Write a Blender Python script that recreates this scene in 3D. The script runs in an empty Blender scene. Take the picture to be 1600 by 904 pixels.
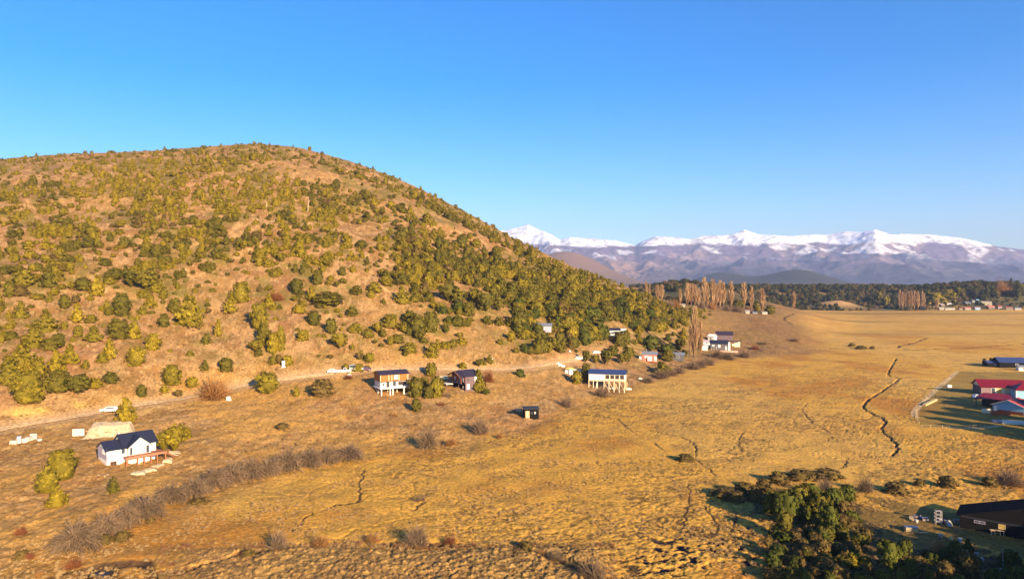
import bpy, math, random
import numpy as np
from mathutils import Vector

C = bpy.context.scene.collection
SC = bpy.context.scene
F, CX, HY, CH = 1100.0, 800.0, 440.0, 42.0      # focal length in photo pixels, centre column, horizon row, camera height
SUN_AZ = math.atan2(0.55, -0.835)                # direction towards the sun, measured from +Y towards +X
SUN_EL = math.radians(18.0)

# ------------------------------------------------------------------ camera, sky, sun, exposure
cam = bpy.data.cameras.new('camera'); cam.lens = 36 * F / 1600; cam.sensor_width = 36
cam.shift_y = -(452 - HY) / 1600
cam.clip_start = 1; cam.clip_end = 60000
co = bpy.data.objects.new('camera', cam); C.objects.link(co)
co.location = (0, 0, CH); co.rotation_euler = (math.radians(90), 0, 0)
SC.camera = co

w = bpy.data.worlds.new('World'); SC.world = w; w.use_nodes = True
nt = w.node_tree; nt.nodes.clear()
sky = nt.nodes.new('ShaderNodeTexSky'); sky.sky_type = 'NISHITA'; sky.sun_disc = False
sky.sun_elevation = SUN_EL; sky.sun_rotation = SUN_AZ
sky.altitude = 1500; sky.air_density = 1.2; sky.dust_density = 2.2; sky.ozone_density = 4.0
hs = nt.nodes.new('ShaderNodeHueSaturation'); hs.inputs['Saturation'].default_value = 1.42; hs.inputs['Hue'].default_value = 0.509
bg = nt.nodes.new('ShaderNodeBackground'); bg.inputs['Strength'].default_value = 0.096
wo = nt.nodes.new('ShaderNodeOutputWorld')
nt.links.new(sky.outputs[0], hs.inputs['Color']); nt.links.new(hs.outputs[0], bg.inputs[0]); nt.links.new(bg.outputs[0], wo.inputs[0])

sl = bpy.data.lights.new('sun', 'SUN'); sl.energy = 5.0; sl.angle = math.radians(0.5); sl.color = (1.0, 0.78, 0.48)
so = bpy.data.objects.new('sun', sl); C.objects.link(so)
sd = Vector((math.sin(SUN_AZ) * math.cos(SUN_EL), math.cos(SUN_AZ) * math.cos(SUN_EL), math.sin(SUN_EL)))
so.rotation_euler = sd.to_track_quat('Z', 'Y').to_euler(); so.location = (60, -60, 120)

SC.view_settings.view_transform = 'Standard'; SC.view_settings.look = 'None'
SC.view_settings.gamma = 1.0; SC.view_settings.exposure = 1.34

# ------------------------------------------------------------------ noise
def _h(ix, iy, s):
    ix = ix.astype(np.int64).astype(np.uint32); iy = iy.astype(np.int64).astype(np.uint32)
    n = ix * np.uint32(374761393) + iy * np.uint32(668265263) + np.uint32((s * 1442695041) & 0xffffffff)
    n = (n ^ (n >> np.uint32(13))) * np.uint32(1274126177)
    n = n ^ (n >> np.uint32(16))
    return n.astype(np.float64) / 4294967295.0

def vn(x, y, s=0):
    x = np.asarray(x, float); y = np.asarray(y, float)
    ix = np.floor(x); iy = np.floor(y); fx = x - ix; fy = y - iy
    fx = fx * fx * fx * (fx * (fx * 6 - 15) + 10); fy = fy * fy * fy * (fy * (fy * 6 - 15) + 10)
    a = _h(ix, iy, s); b = _h(ix + 1, iy, s); c = _h(ix, iy + 1, s); d = _h(ix + 1, iy + 1, s)
    return (a + (b - a) * fx) * (1 - fy) + (c + (d - c) * fx) * fy

def fbm(x, y, o=4, s=0, g=0.5):
    r = 0; a = 1; t = 0
    for i in range(o):
        r = r + a * vn(x, y, s + i * 7); t += a; a *= g
        x, y = x * 1.6 - y * 1.2 + 13.1, x * 1.2 + y * 1.6 + 7.7
    return r / t

def ridged(x, y, o=5, s=0):
    r = 0; a = 1; t = 0
    for i in range(o):
        n = 1 - np.abs(2 * vn(x, y, s + i * 5) - 1); r = r + a * n * n; t += a; a *= 0.5
        x, y = x * 1.6 - y * 1.2 + 3.3, x * 1.2 + y * 1.6 + 9.1
    return r / t

def cells(x, y, s=0):
    """distance to the nearest cell border"""
    ix = np.floor(x); iy = np.floor(y)
    f1 = np.full(x.shape, 9.0); f2 = np.full(x.shape, 9.0)
    for dx in (-1, 0, 1):
        for dy in (-1, 0, 1):
            cx = ix + dx; cy = iy + dy
            d = np.hypot(cx + _h(cx, cy, s) - x, cy + _h(cx, cy, s + 3) - y)
            f2 = np.minimum(np.maximum(f1, d), f2); f1 = np.minimum(f1, d)
    return f2 - f1

def sst(a, b, x):
    t = np.clip((x - a) / (b - a), 0, 1); return t * t * (3 - 2 * t)

# ------------------------------------------------------------------ land form
US = np.arange(-1000, 2700, 5.0)
def table(pts, sm=12):
    a = np.interp(US, [p[0] for p in pts], [p[1] for p in pts])
    k = np.hanning(2 * sm + 1); k /= k.sum()
    return np.convolve(np.pad(a, sm, 'edge'), k, 'valid')
D0 = table([(-600, 82), (0, 105), (100, 112), (300, 136), (560, 174), (650, 182), (727, 187), (825, 205), (870, 222), (1000, 289), (1100, 352), (1160, 395), (1260, 410), (1320, 430), (1700, 450)])
DR = table([(-600, 140), (0, 170), (200, 195), (400, 227), (600, 249), (760, 263), (880, 292), (1000, 366), (1100, 430), (1160, 450), (1300, 480), (1700, 520)])
ER = table([(-600, 5), (0, 6), (200, 7), (400, 9), (600, 11), (760, 9), (880, 8), (1000, 7), (1100, 5), (1160, 4), (1290, 0.5), (1320, 0), (1700, 0)])
D1 = table([(-600, 560), (0, 560), (400, 600), (600, 590), (800, 530), (900, 500), (1050, 500), (1100, 520), (1150, 600), (1250, 620), (1320, 650), (1700, 650)])
YS = [(-600, 266), (-200, 256), (0, 249), (100, 241), (200, 237), (300, 231), (400, 224), (450, 228), (500, 238), (560, 256), (620, 278), (680, 307), (740, 338), (800, 371), (860, 401), (920, 428), (970, 446), (1010, 460), (1050, 476), (1100, 485), (1150, 489), (1200, 492), (1250, 499)]
_d1 = lambda u: np.interp(u, US, D1)
ZC = table([(u, CH + (HY - y) / F * float(_d1(u))) for u, y in YS] + [(1290, 2.5), (1330, 0), (1700, 0)], 5)

BUMPS = [(225, 950, 38, 58, 120), (745, 1140, 21, 95, 58), (960, 1140, 20, 140, 58),
         (490, 1065, 13, 26, 20), (2023, 5000, 128, 190, 300), (1620, 5500, 112, 150, 300), (440, 6000, 300, 330, 500), (2600, 6500, 40, 900, 300)]
def base(X, Y):
    X = np.asarray(X, float); Y = np.asarray(Y, float)
    g = np.maximum(Y, 70); u = CX + F * X / g
    d0 = np.interp(u, US, D0); dr = np.interp(u, US, DR); er = np.interp(u, US, ER); d1 = np.interp(u, US, D1); zc = np.interp(u, US, ZC)
    t = np.clip((Y - d0) / (dr - d0), 0, 1)
    z = er * (0.55 * t + 0.45 * t * t)
    s = np.clip((Y - dr) / (d1 - dr), 0, 1)
    z = z + (zc - er) * (1.17 * s - 0.17 * s ** 3)
    gul = (fbm(X / 55 + 3, Y / 70, 3, 40) - 0.5) * 13 + (ridged(X / 38, Y / 60, 2, 44) - 0.5) * 5
    z = z + gul * s * (1 - s) * 3.2 * np.clip(zc / 90, 0, 1)
    b = np.clip((Y - d1) / 520, 0, 1)
    z = z * (1 - sst(0, 1, b)) + 18 * b * (1 - b) * np.clip(zc / 150, 0, 1)
    far = sst(850, 1150, Y)
    z = z + far * (19 + 12 * vn(X / 260, Y / 260, 9)) * (1 - sst(1700, 2600, Y)) * sst(1040, 1300, Y) 
    for bx, by, h, sx, sy in BUMPS:
        z = z + h * np.exp(-((X - bx) / sx) ** 2 / 2 - ((Y - by) / sy) ** 2 / 2)
    return z

YM = np.concatenate([np.linspace(70, 700, 1800), np.linspace(701, 2500, 900)])
def at(px, py):
    """first point of the land seen along a direction"""
    X = (px - CX) / F * YM; zr = CH + (HY - py) / F * YM
    hit = np.nonzero(base(X, YM) >= zr)[0]
    if len(hit) == 0:
        d = float(_d1(px)); x = (px - CX) / F * d
        return x, d, float(base(x, d))
    i = max(hit[0], 1); y = YM[i]; x = (px - CX) / F * y
    return x, y, float(base(x, y))
def pxm(px, py, n):
    """n photo pixels at that ground point, in metres"""
    return n * at(px, py)[1] / F

# ------------------------------------------------------------------ materials
def mat(name, col, rough=0.8, var=0.12, scale=1.5, bump=0.0, metal=0.0, col2=None, detail=4, spec=0.3):
    m = bpy.data.materials.new(name); m.use_nodes = True; t = m.node_tree; N = t.nodes; L = t.links
    b = N['Principled BSDF']; b.inputs['Roughness'].default_value = rough; b.inputs['Metallic'].default_value = metal
    b.inputs['Specular IOR Level'].default_value = spec
    tc = N.new('ShaderNodeTexCoord'); nz = N.new('ShaderNodeTexNoise'); nz.inputs['Scale'].default_value = scale; nz.inputs['Detail'].default_value = detail
    L.new(tc.outputs['Object'], nz.inputs['Vector'])
    mx = N.new('ShaderNodeMix'); mx.data_type = 'RGBA'
    c2 = col2 or tuple(c * (1 - 2.2 * var) for c in col); c1 = tuple(min(1, c * (1 + var)) for c in col)
    mx.inputs[6].default_value = (*c2, 1); mx.inputs[7].default_value = (*c1, 1)
    rp = N.new('ShaderNodeMapRange'); rp.inputs[1].default_value = 0.3; rp.inputs[2].default_value = 0.65
    L.new(nz.outputs[0], rp.inputs[0]); L.new(rp.outputs[0], mx.inputs[0]); L.new(mx.outputs[2], b.inputs['Base Color'])
    if bump:
        bp = N.new('ShaderNodeBump'); bp.inputs['Strength'].default_value = 1; bp.inputs['Distance'].default_value = bump
        L.new(nz.outputs[0], bp.inputs['Height']); L.new(bp.outputs[0], b.inputs['Normal'])
    return m

def ground_mat(name, s1=0.9, s2=0.12, bump=0.12):
    m = bpy.data.materials.new(name); m.use_nodes = True; t = m.node_tree; N = t.nodes; L = t.links
    b = N['Principled BSDF']; b.inputs['Roughness'].default_value = 0.95; b.inputs['Specular IOR Level'].default_value = 0.1
    a = N.new('ShaderNodeAttribute'); a.attribute_name = 'tone'
    tc = N.new('ShaderNodeTexCoord')
    def nz(scale, det):
        n = N.new('ShaderNodeTexNoise'); n.inputs['Scale'].default_value = scale; n.inputs['Detail'].default_value = det; n.inputs['Roughness'].default_value = 0.65
        L.new(tc.outputs['Object'], n.inputs['Vector']); return n
    n1 = nz(s1, 6); n2 = nz(s2, 4)
    def rng(n, lo, hi):
        r = N.new('ShaderNodeMapRange'); r.inputs[1].default_value = 0.28; r.inputs[2].default_value = 0.72; r.inputs[3].default_value = lo; r.inputs[4].default_value = hi
        L.new(n.outputs[0], r.inputs[0]); return r
    r1 = rng(n1, 0.42, 1.5); r2 = rng(n2, 0.86, 1.14)
    mu = N.new('ShaderNodeMath'); mu.operation = 'MULTIPLY'; L.new(r1.outputs[0], mu.inputs[0]); L.new(r2.outputs[0], mu.inputs[1])
    vm = N.new('ShaderNodeVectorMath'); vm.operation = 'SCALE'; L.new(a.outputs['Color'], vm.inputs[0]); L.new(mu.outputs[0], vm.inputs['Scale'])
    L.new(vm.outputs[0], b.inputs['Base Color'])
    bp = N.new('ShaderNodeBump'); bp.inputs['Strength'].default_value = 1; bp.inputs['Distance'].default_value = bump
    L.new(n1.outputs[0], bp.inputs['Height']); L.new(bp.outputs[0], b.inputs['Normal'])
    return m

def leaf_mat(name, c1, c2, trans=0.25):
    m = bpy.data.materials.new(name); m.use_nodes = True; t = m.node_tree; N = t.nodes; L = t.links
    b = N['Principled BSDF']; b.inputs['Roughness'].default_value = 0.75; b.inputs['Specular IOR Level'].default_value = 0.15
    a = N.new('ShaderNodeAttribute'); a.attribute_name = 'tint'
    oi = N.new('ShaderNodeObjectInfo')
    mx = N.new('ShaderNodeMix'); mx.data_type = 'RGBA'; mx.inputs[6].default_value = (*c1, 1); mx.inputs[7].default_value = (*c2, 1)
    L.new(oi.outputs['Random'], mx.inputs[0])
    vm = N.new('ShaderNodeVectorMath'); vm.operation = 'SCALE'; L.new(mx.outputs[2], vm.inputs[0]); L.new(a.outputs['Fac'], vm.inputs['Scale'])
    L.new(vm.outputs[0], b.inputs['Base Color'])
    tr = N.new('ShaderNodeBsdfTranslucent'); L.new(vm.outputs[0], tr.inputs[0]); ms = N.new('ShaderNodeMixShader'); ms.inputs[0].default_value = trans
    L.new(b.outputs[0], ms.inputs[1]); L.new(tr.outputs[0], ms.inputs[2]); L.new(ms.outputs[0], N['Material Output'].inputs[0])
    return m

# ------------------------------------------------------------------ object helpers
def tag(o, label=None, cat=None, group=None, kind=None):
    if label: o['label'] = label
    if cat: o['category'] = cat
    if group: o['group'] = group
    if kind: o['kind'] = kind
    return o
def empty(name, loc, rz=0, label=None, cat=None, group=None):
    o = bpy.data.objects.new(name, None); C.objects.link(o); o.location = loc; o.rotation_euler = (0, 0, rz); o.empty_display_size = 0.5
    return tag(o, label, cat, group)
def mesh_np(name, v, f, m=None, attrs=None, smooth=False):
    """mesh from numpy verts and equal-sized faces"""
    me = bpy.data.meshes.new(name); n = f.shape[1]
    me.vertices.add(len(v)); me.vertices.foreach_set('co', np.ascontiguousarray(v, np.float32).ravel())
    me.loops.add(f.size); me.loops.foreach_set('vertex_index', np.ascontiguousarray(f, np.int32).ravel())
    me.polygons.add(len(f)); me.polygons.foreach_set('loop_start', np.arange(0, f.size, n, dtype=np.int32)); me.polygons.foreach_set('loop_total', np.full(len(f), n, np.int32))
    me.update(calc_edges=True)
    if smooth: me.polygons.foreach_set('use_smooth', np.ones(len(f), bool))
    for k, a in (attrs or {}).items():
        if a.ndim == 2:
            at_ = me.attributes.new(k, 'FLOAT_COLOR', 'POINT'); at_.data.foreach_set('color', np.ascontiguousarray(np.c_[a, np.ones(len(a))], np.float32).ravel())
        else:
            at_ = me.attributes.new(k, 'FLOAT', 'POINT'); at_.data.foreach_set('value', np.ascontiguousarray(a, np.float32))
    if m: me.materials.append(m)
    return me
def link(name, me, parent=None):
    o = bpy.data.objects.new(name, me); C.objects.link(o)
    if parent: o.parent = parent
    return o

class MB:
    def __init__(s): s.v = []; s.f = []
    def box(s, x0, x1, y0, y1, z0, z1):
        n = len(s.v); s.v += [(x0, y0, z0), (x1, y0, z0), (x1, y1, z0), (x0, y1, z0), (x0, y0, z1), (x1, y0, z1), (x1, y1, z1), (x0, y1, z1)]
        s.f += [tuple(n + i for i in q) for q in ((0, 3, 2, 1), (4, 5, 6, 7), (0, 1, 5, 4), (1, 2, 6, 5), (2, 3, 7, 6), (3, 0, 4, 7))]; return s
    def prism(s, poly, axis, a, b):
        """poly: 2-d outline, extruded along axis ('x': poly in y,z; 'y': poly in x,z; 'z': poly in x,y)"""
        n = len(s.v); k = len(poly)
        for c in (a, b):
            for p, q in poly: s.v.append({'x': (c, p, q), 'y': (p, c, q), 'z': (p, q, c)}[axis])
        s.f.append(tuple(n + i for i in range(k))[::-1]); s.f.append(tuple(n + k + i for i in range(k)))
        for i in range(k): j = (i + 1) % k; s.f.append((n + i, n + j, n + k + j, n + k + i))
        return s
    def slab(s, a, b, c, d, t):
        """four corners of a sheet, thickened by t along its normal"""
        P = [Vector(q) for q in (a, b, c, d)]; nn = (P[1] - P[0]).cross(P[3] - P[0]).normalized() * t; n = len(s.v)
        s.v += [tuple(p) for p in P] + [tuple(p - nn) for p in P]
        s.f += [(n, n + 1, n + 2, n + 3), (n + 7, n + 6, n + 5, n + 4), (n, n + 4, n + 5, n + 1), (n + 1, n + 5, n + 6, n + 2), (n + 2, n + 6, n + 7, n + 3), (n + 3, n + 7, n + 4, n)]; return s
    def bar(s, p, q, w, k=4, w2=None):
        p = Vector(p); q = Vector(q); d = (q - p).normalized(); a = d.orthogonal().normalized()
        if k == 4 and abs(d.z) > .99: a = Vector((.7071, .7071, 0))
        b = d.cross(a); n = len(s.v)
        for c, ww in ((p, w), (q, w2 if w2 is not None else w)):
            for i in range(k):
                t = 2 * math.pi * i / k; s.v.append(tuple(c + (a * math.cos(t) + b * math.sin(t)) * ww * .7071))
        s.f.append(tuple(n + i for i in range(k))[::-1]); s.f.append(tuple(n + k + i for i in range(k)))
        for i in range(k): j = (i + 1) % k; s.f.append((n + i, n + j, n + k + j, n + k + i))
        return s
    def build(s, name, m, parent=None, smooth=False):
        me = bpy.data.meshes.new(name); me.from_pydata(s.v, [], s.f); me.materials.append(m); me.update()
        if smooth: me.polygons.foreach_set('use_smooth', [True] * len(me.polygons))
        return link(name, me, parent)

# ------------------------------------------------------------------ the ground
def rows():
    y = [-160, -100, -50, 0, 30, 50, 62]; d = 70.0
    while d < 1150:
        r = 1.5 * 0.64 * 46200 / d ** 2
        if 150 < d < 640: r = max(r, 0.55)
        else: r = max(r, 0.13)
        if d < 92: r = 1.0
        y.append(d); d += 1 / r
    while d < 15000: y.append(d); d *= 1.017
    return np.array(y)
RY = rows()
ucol = np.concatenate([np.linspace(-950, -60, 60), np.arange(-50, 1660, 1.62), np.linspace(1670, 2550, 60)])
K = (ucol - CX) / F
Xg = K[None, :] * np.maximum(RY, 70)[:, None]; Yg = np.repeat(RY[:, None], len(K), 1)
nr, nc = Xg.shape
X = Xg.ravel(); Y = Yg.ravel(); U = np.tile(ucol, nr)
Z = base(X, Y)
d0 = np.interp(U, US, D0); dr = np.interp(U, US, DR); d1 = np.interp(U, US, D1); zc = np.interp(U, US, ZC)
V = HY + (CH - Z) / np.maximum(Y, 20) * F
hill = sst(-14, 10, Y - d0 + 34 * (fbm(X / 18, Y / 26, 3, 17) - .5)) * np.clip(zc / 14, 0, 1) * (1 - sst(0, 300, Y - d1 - 100))     # 0 valley floor, 1 hillside

def seg_dist(px, py, pts):
    """distance to a polyline, and the polyline is smoothed before"""
    best = np.full(px.shape, 1e9)
    for (ax, ay), (bx, by) in zip(pts[:-1], pts[1:]):
        dx, dy = bx - ax, by - ay; L2 = dx * dx + dy * dy + 1e-9
        t = np.clip(((px - ax) * dx + (py - ay) * dy) / L2, 0, 1)
        best = np.minimum(best, np.hypot(px - ax - t * dx, py - ay - t * dy))
    return best
def world_line(pix, n=6, wob=0.0, seed=0):
    P = [at(*p)[:2] for p in pix]; out = []
    r = random.Random(seed)
    for i in range(len(P) - 1):
        p0 = P[max(i - 1, 0)]; p1 = P[i]; p2 = P[i + 1]; p3 = P[min(i + 2, len(P) - 1)]
        for k in range(n):
            t = k / n
            q = [0.5 * (2 * p1[c] + (p2[c] - p0[c]) * t + (2 * p0[c] - 5 * p1[c] + 4 * p2[c] - p3[c]) * t * t + (3 * p1[c] - p0[c] - 3 * p2[c] + p3[c]) * t ** 3) for c in (0, 1)]
            out.append((q[0] + r.uniform(-wob, wob), q[1] + r.uniform(-wob, wob)))
    out.append(P[-1]); return out

near = (Y > 80) & (Y < 1100)
CREEKS = [  # pixel route, half width m, depth m
    ([(1400, 560), (1393, 572), (1388, 585), (1404, 592), (1388, 604), (1360, 622), (1348, 636), (1362, 645), (1382, 655), (1378, 672), (1392, 684), (1402, 700), (1392, 712)], 1.0, 1.5),
    ([(1447, 528), (1425, 536), (1404, 541), (1418, 546), (1450, 545), (1500, 544), (1560, 540), (1620, 536)], 1.8, 1.2),
    ([(60, 912), (110, 895), (160, 888), (190, 893), (215, 905)], 2.2, 1.0),
    ([(215, 905), (300, 890), (370, 872), (420, 862), (480, 852), (560, 848), (640, 850), (720, 852), (800, 858), (860, 872), (900, 890), (925, 915)], 0.7, 1.0),
    ([(460, 828), (480, 808), (505, 792), (535, 788), (560, 782), (563, 760), (568, 735)], 0.35, 0.5),
    ([(510, 796), (525, 788)], 0.5, 0.8),
    ([(640, 818), (645, 800), (655, 790), (662, 785)], 0.3, 0.4),
    ([(1040, 705), (1020, 690), (990, 675), (965, 655), (935, 650), (905, 648)], 0.45, 0.5),
    ([(1120, 742), (1090, 718), (1088, 700), (1075, 688), (1050, 680), (1015, 672)], 0.35, 0.5),
    ([(1160, 705), (1155, 690), (1162, 675)], 0.3, 0.5), ([(1298, 690), (1300, 678), (1270, 660), (1255, 640), (1262, 628)], 0.4, 0.5),
    ([(1325, 715), (1320, 728), (1300, 735)], 0.4, 0.7),
    ([(1075, 755), (1080, 775), (1072, 800), (1068, 822), (1050, 850), (1038, 880)], 0.35, 0.6), ([(1100, 790), (1118, 815), (1122, 830)], 0.4, 0.6),
    ([(1150, 800), (1148, 830), (1152, 850), (1138, 872)], 0.35, 0.6),
    ([(1250, 548), (1300, 545), (1400, 542)], 0.5, 0.4),
    ([(1240, 507), (1225, 498), (1242, 490)], 1.6, 0.6)]
ditch = np.zeros(len(X)); dsoil = np.zeros(len(X))
for i, (pix, hw, dp) in enumerate(CREEKS):
    hw = hw * (.21 if i == 0 else .26 if i in (4, 5, 6, 7, 8, 9, 10, 11, 12, 13, 14) else .42 if i not in (2, 3) else 1.0); dp = dp * (.32 if i < 2 else .22 if i not in (2, 3) else .9)
    ln = world_line(pix, 7, 0.35 if hw < 1.5 else 0.6, i)
    xs = [p[0] for p in ln]; ys = [p[1] for p in ln]
    idx = np.nonzero(near & (X > min(xs) - 8) & (X < max(xs) + 8) & (Y > min(ys) - 8) & (Y < max(ys) + 8))[0]
    d = seg_dist(X[idx], Y[idx], ln)
    h2 = hw * (0.35 + 1.4 * vn(X[idx] / 5, Y[idx] / 5, 80 + i))
    c = 1 - sst(h2 * 0.5, h2 * 1.5 + 0.15, d)
    c = c * sst(.0 if i == 0 else .25, .2 if i == 0 else .5, fbm(X[idx] / 6, Y[idx] / 6, 2, 60 + i))
    ditch[idx] = np.maximum(ditch[idx], c * dp); dsoil[idx] = np.maximum(dsoil[idx], sst(0, .4, c))

ROAD = [(-140, 700), (-60, 685), (0, 672), (60, 661), (150, 646), (230, 631), (300, 620), (365, 606), (440, 593), (520, 583), (600, 577), (690, 577), (780, 577), (840, 572), (880, 566), (915, 560), (950, 556)]
road_ln = world_line(ROAD, 6)
rd = np.full(len(X), 1e9); ii = np.nonzero((Y > 100) & (Y < 380) & (X < 90))[0]; rd[ii] = seg_dist(X[ii], Y[ii], road_ln)
flatr = 1 - sst(2.0, 5.5, rd)

# tussocks, cattle tracks and cracks of the valley floor, real relief
wet = (1 - hill) * ((Y > 60) & (Y < 620))
ang = 0.45; xr = X * math.cos(ang) + Y * math.sin(ang); yr = -X * math.sin(ang) + Y * math.cos(ang)
fade = 1 - sst(200, 520, Y)
tus = 0.5 * (fbm(xr / 1.9, yr / 0.9, 4, 11, 0.65) - 0.5) + 0.5 * (fbm(X / 0.8, Y / 0.9, 2, 15, 0.65) - 0.5)
rough = 0.30 + 0.7 * sst(0.42, 0.62, fbm(X / 30, Y / 30, 3, 5))
rough = rough * (0.75 + 1.1 * sst(780, 900, V + 0 * U) * sst(880, 1080, U))
mound = sst(852, 866, V + 4 * np.sin(U / 60)) * sst(230, 330, U) * (1 - sst(905, 980, U))        # coarse bushy ground in front of the ditch
wx = X + 5 * (fbm(X / 9, Y / 9, 3, 21) - 0.5); wy = Y + 5 * (fbm(X / 9, Y / 9, 3, 22) - 0.5)
ci = np.nonzero((Y > 80) & (Y < 420) & (hill < 0.6))[0]
crk = np.zeros(len(X)); e = cells(wx[ci] / 9.5, wy[ci] / 6.0, 31)
cm = sst(0.50, 0.66, fbm(X[ci] / 24, Y[ci] / 24, 3, 33) + 0.10 * sst(760, 900, V[ci]) * sst(900, 1100, U[ci]))
crk[ci] = (1 - sst(0.012, 0.06, e)) * cm
cs = (1 - sst(0.0, 0.10, cells(wx[ci] / 2.6, wy[ci] / 1.7, 35))) * sst(0.50, 0.68, fbm(X[ci] / 14, Y[ci] / 10, 3, 37)) * (1 - sst(240, 320, Y[ci]))
LAWN = [(1497, 580), (1700, 582), (1700, 700), (1610, 688), (1530, 668), (1440, 667), (1431, 652), (1430, 640), (1465, 606)]
def inside(px, py, poly):
    r = np.zeros(px.shape, bool); n = len(poly)
    for i in range(n):
        x1, y1 = poly[i]; x2, y2 = poly[(i + 1) % n]
        c = ((y1 > py) != (y2 > py)) & (px < (x2 - x1) * (py - y1) / (y2 - y1 + 1e-9) + x1); r ^= c
    return r
lawn = inside(U, V, LAWN).astype(float) * (1 - hill)
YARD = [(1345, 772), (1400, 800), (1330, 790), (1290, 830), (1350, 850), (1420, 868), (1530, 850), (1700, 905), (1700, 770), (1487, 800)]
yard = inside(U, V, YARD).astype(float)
calm = (1 - 0.85 * lawn) * (1 - 0.7 * yard)
h = tus * 0.52 * rough * fade * wet * calm
h += (fbm(X / 7, Y / 7, 2, 13) - 0.5) * 0.5 * fade * wet * calm
h -= crk * 0.15 * wet * calm
tmp = np.zeros(len(X)); tmp[ci] = cs; h -= tmp * 0.14 * wet * calm
h += mound * (0.5 + 0.9 * np.clip(fbm(X / .75, Y / .75, 4, 51, 0.72) - 0.42, 0, 1)) * fade * (Y > 70)
# hillside relief
h += hill * ((fbm(X / 2.2, Y / 2.6, 4, 61, 0.6) - 0.5) * 0.8 + (fbm(X / 12, Y / 14, 3, 63) - 0.5) * 1.6) * (1 - flatr) * np.where(Y > 70, 1, 0)
h = h * (1 - dsoil)
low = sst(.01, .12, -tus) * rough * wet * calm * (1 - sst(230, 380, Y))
Z2 = Z + h - ditch * 1.0 - 0.12 * flatr

def colr(r, g, b): return np.array([r, g, b])
def mixc(a, b, t): return a + (b - a) * t[:, None]
gold = colr(0.54, 0.285, 0.046); gold2 = colr(0.43, 0.190, 0.030); straw = colr(0.55, 0.315, 0.070)
tan = colr(0.235, 0.122, 0.044); tan2 = colr(0.335, 0.192, 0.082); rust = colr(0.30, 0.125, 0.05); soil = colr(0.045, 0.028, 0.018)
n1 = fbm(X / 22, Y / 30, 4, 71); n2 = fbm(X / 60, Y / 90, 3, 73); n3 = fbm(X / 4.2, Y / 4.6, 3, 75)
cv = mixc(np.tile(gold, (len(X), 1)), gold2, sst(0.45, 0.7, n1)); cv = mixc(cv, straw, sst(0.45, 0.65, n2) * 0.8)
cv = mixc(cv, colr(0.30, 0.17, 0.05), sst(0.55, 0.75, n3) * 0.45)
ch = mixc(np.tile(tan, (len(X), 1)), tan2, sst(0.42, 0.66, n3)); ch = mixc(ch, rust, sst(0.56, 0.72, n1) * 0.35)
ch = mixc(ch, colr(.30, .165, .048), sst(0.5, 0.7, fbm(X / 40, Y / 40, 3, 77)) * 0.5)
ch = mixc(ch, colr(.15, .085, .030), sst(.60, .70, fbm(X / 1.5, Y / 2.2, 3, 79, .65)) * .75); ch = mixc(ch, colr(.40, .25, .11), sst(.62, .74, fbm(X / 1.1, Y / 1.6, 2, 81)) * .7)
veg = sst(.42, .62, fbm(U / 34, V / 20, 3, 201)) * sst(640, 480, V) * 1.0; veg = np.clip(veg + sst(600, 850, U) * sst(400, 460, V) * .7 * sst(560, 520, V), 0, 1) * (V < 600)
ch = mixc(ch, colr(.155, .115, .025), veg * (.25 + .6 * sst(.42, .58, fbm(X / 3.2, Y / 5, 3, 83))))
ch = mixc(ch, colr(.40, .215, .050), (1 - sst(-10, 25, Y - dr)) * sst(1000, 600, U) * (.25 + .5 * sst(.4, .6, fbm(X / 14, Y / 14, 3, 87))))
col = mixc(cv, ch, hill)
col = mixc(col, colr(0.34, 0.195, 0.062), mound * 0.8); col = mixc(col, colr(0.10, 0.06, 0.03), mound * sst(.50, .66, fbm(X / .5, Y / 1.0, 3, 53, .65)) * .7)
# far pasture streaks
fs = sst(430, 700, Y) * (1 - hill) * (Y < 1150)
col = mixc(col, straw, fs * 0.55); col = mixc(col, colr(0.20, 0.12, 0.035), fs * sst(0.54, 0.70, fbm(X / 260, Y / 22, 4, 91)) * 0.75)
lt = world_line([(1495, 580), (1480, 594), (1465, 606), (1448, 622), (1431, 640), (1430, 652), (1438, 664), (1470, 667), (1530, 668), (1560, 665)], 4); li = np.nonzero((X > 125) & (X < 240) & (Y > 190) & (Y < 340))[0]; trk = np.zeros(len(X)); trk[li] = 1 - sst(.5, 1.3, seg_dist(X[li], Y[li], lt))
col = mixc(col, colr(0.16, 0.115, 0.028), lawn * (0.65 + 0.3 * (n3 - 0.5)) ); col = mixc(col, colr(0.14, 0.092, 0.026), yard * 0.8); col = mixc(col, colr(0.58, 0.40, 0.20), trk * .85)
spur = hill * sst(1070, 1120, U); col = mixc(col, colr(0.20, 0.105, 0.04), spur * (0.6 + 0.4 * sst(0.45, 0.6, fbm(X / 70, Y / 50, 3, 93))))
# bright cut bank beside the road, worn verge
bank = flatr * 0; bank = (1 - sst(5, 11, rd)) * sst(80, 130, -X) * (1 - flatr) * sst(0.45, 0.6, fbm(X / 9, Y / 9, 2, 95))
col = mixc(col, colr(0.62, 0.40, 0.10), bank * 0.7)
col = mixc(col, colr(0.42, 0.26, 0.13), flatr * 0.6)
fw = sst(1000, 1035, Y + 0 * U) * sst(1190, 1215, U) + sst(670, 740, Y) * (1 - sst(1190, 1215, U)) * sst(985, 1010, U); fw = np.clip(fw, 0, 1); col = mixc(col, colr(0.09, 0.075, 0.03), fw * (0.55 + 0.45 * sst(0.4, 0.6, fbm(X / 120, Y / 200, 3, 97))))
h2h = np.exp(-((X - 245) / 110) ** 2 - ((Y - 930) / 160) ** 2); col = mixc(col, colr(0.26, 0.13, 0.05), h2h * 0.8 * sst(0.42, 0.55, n1))
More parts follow.
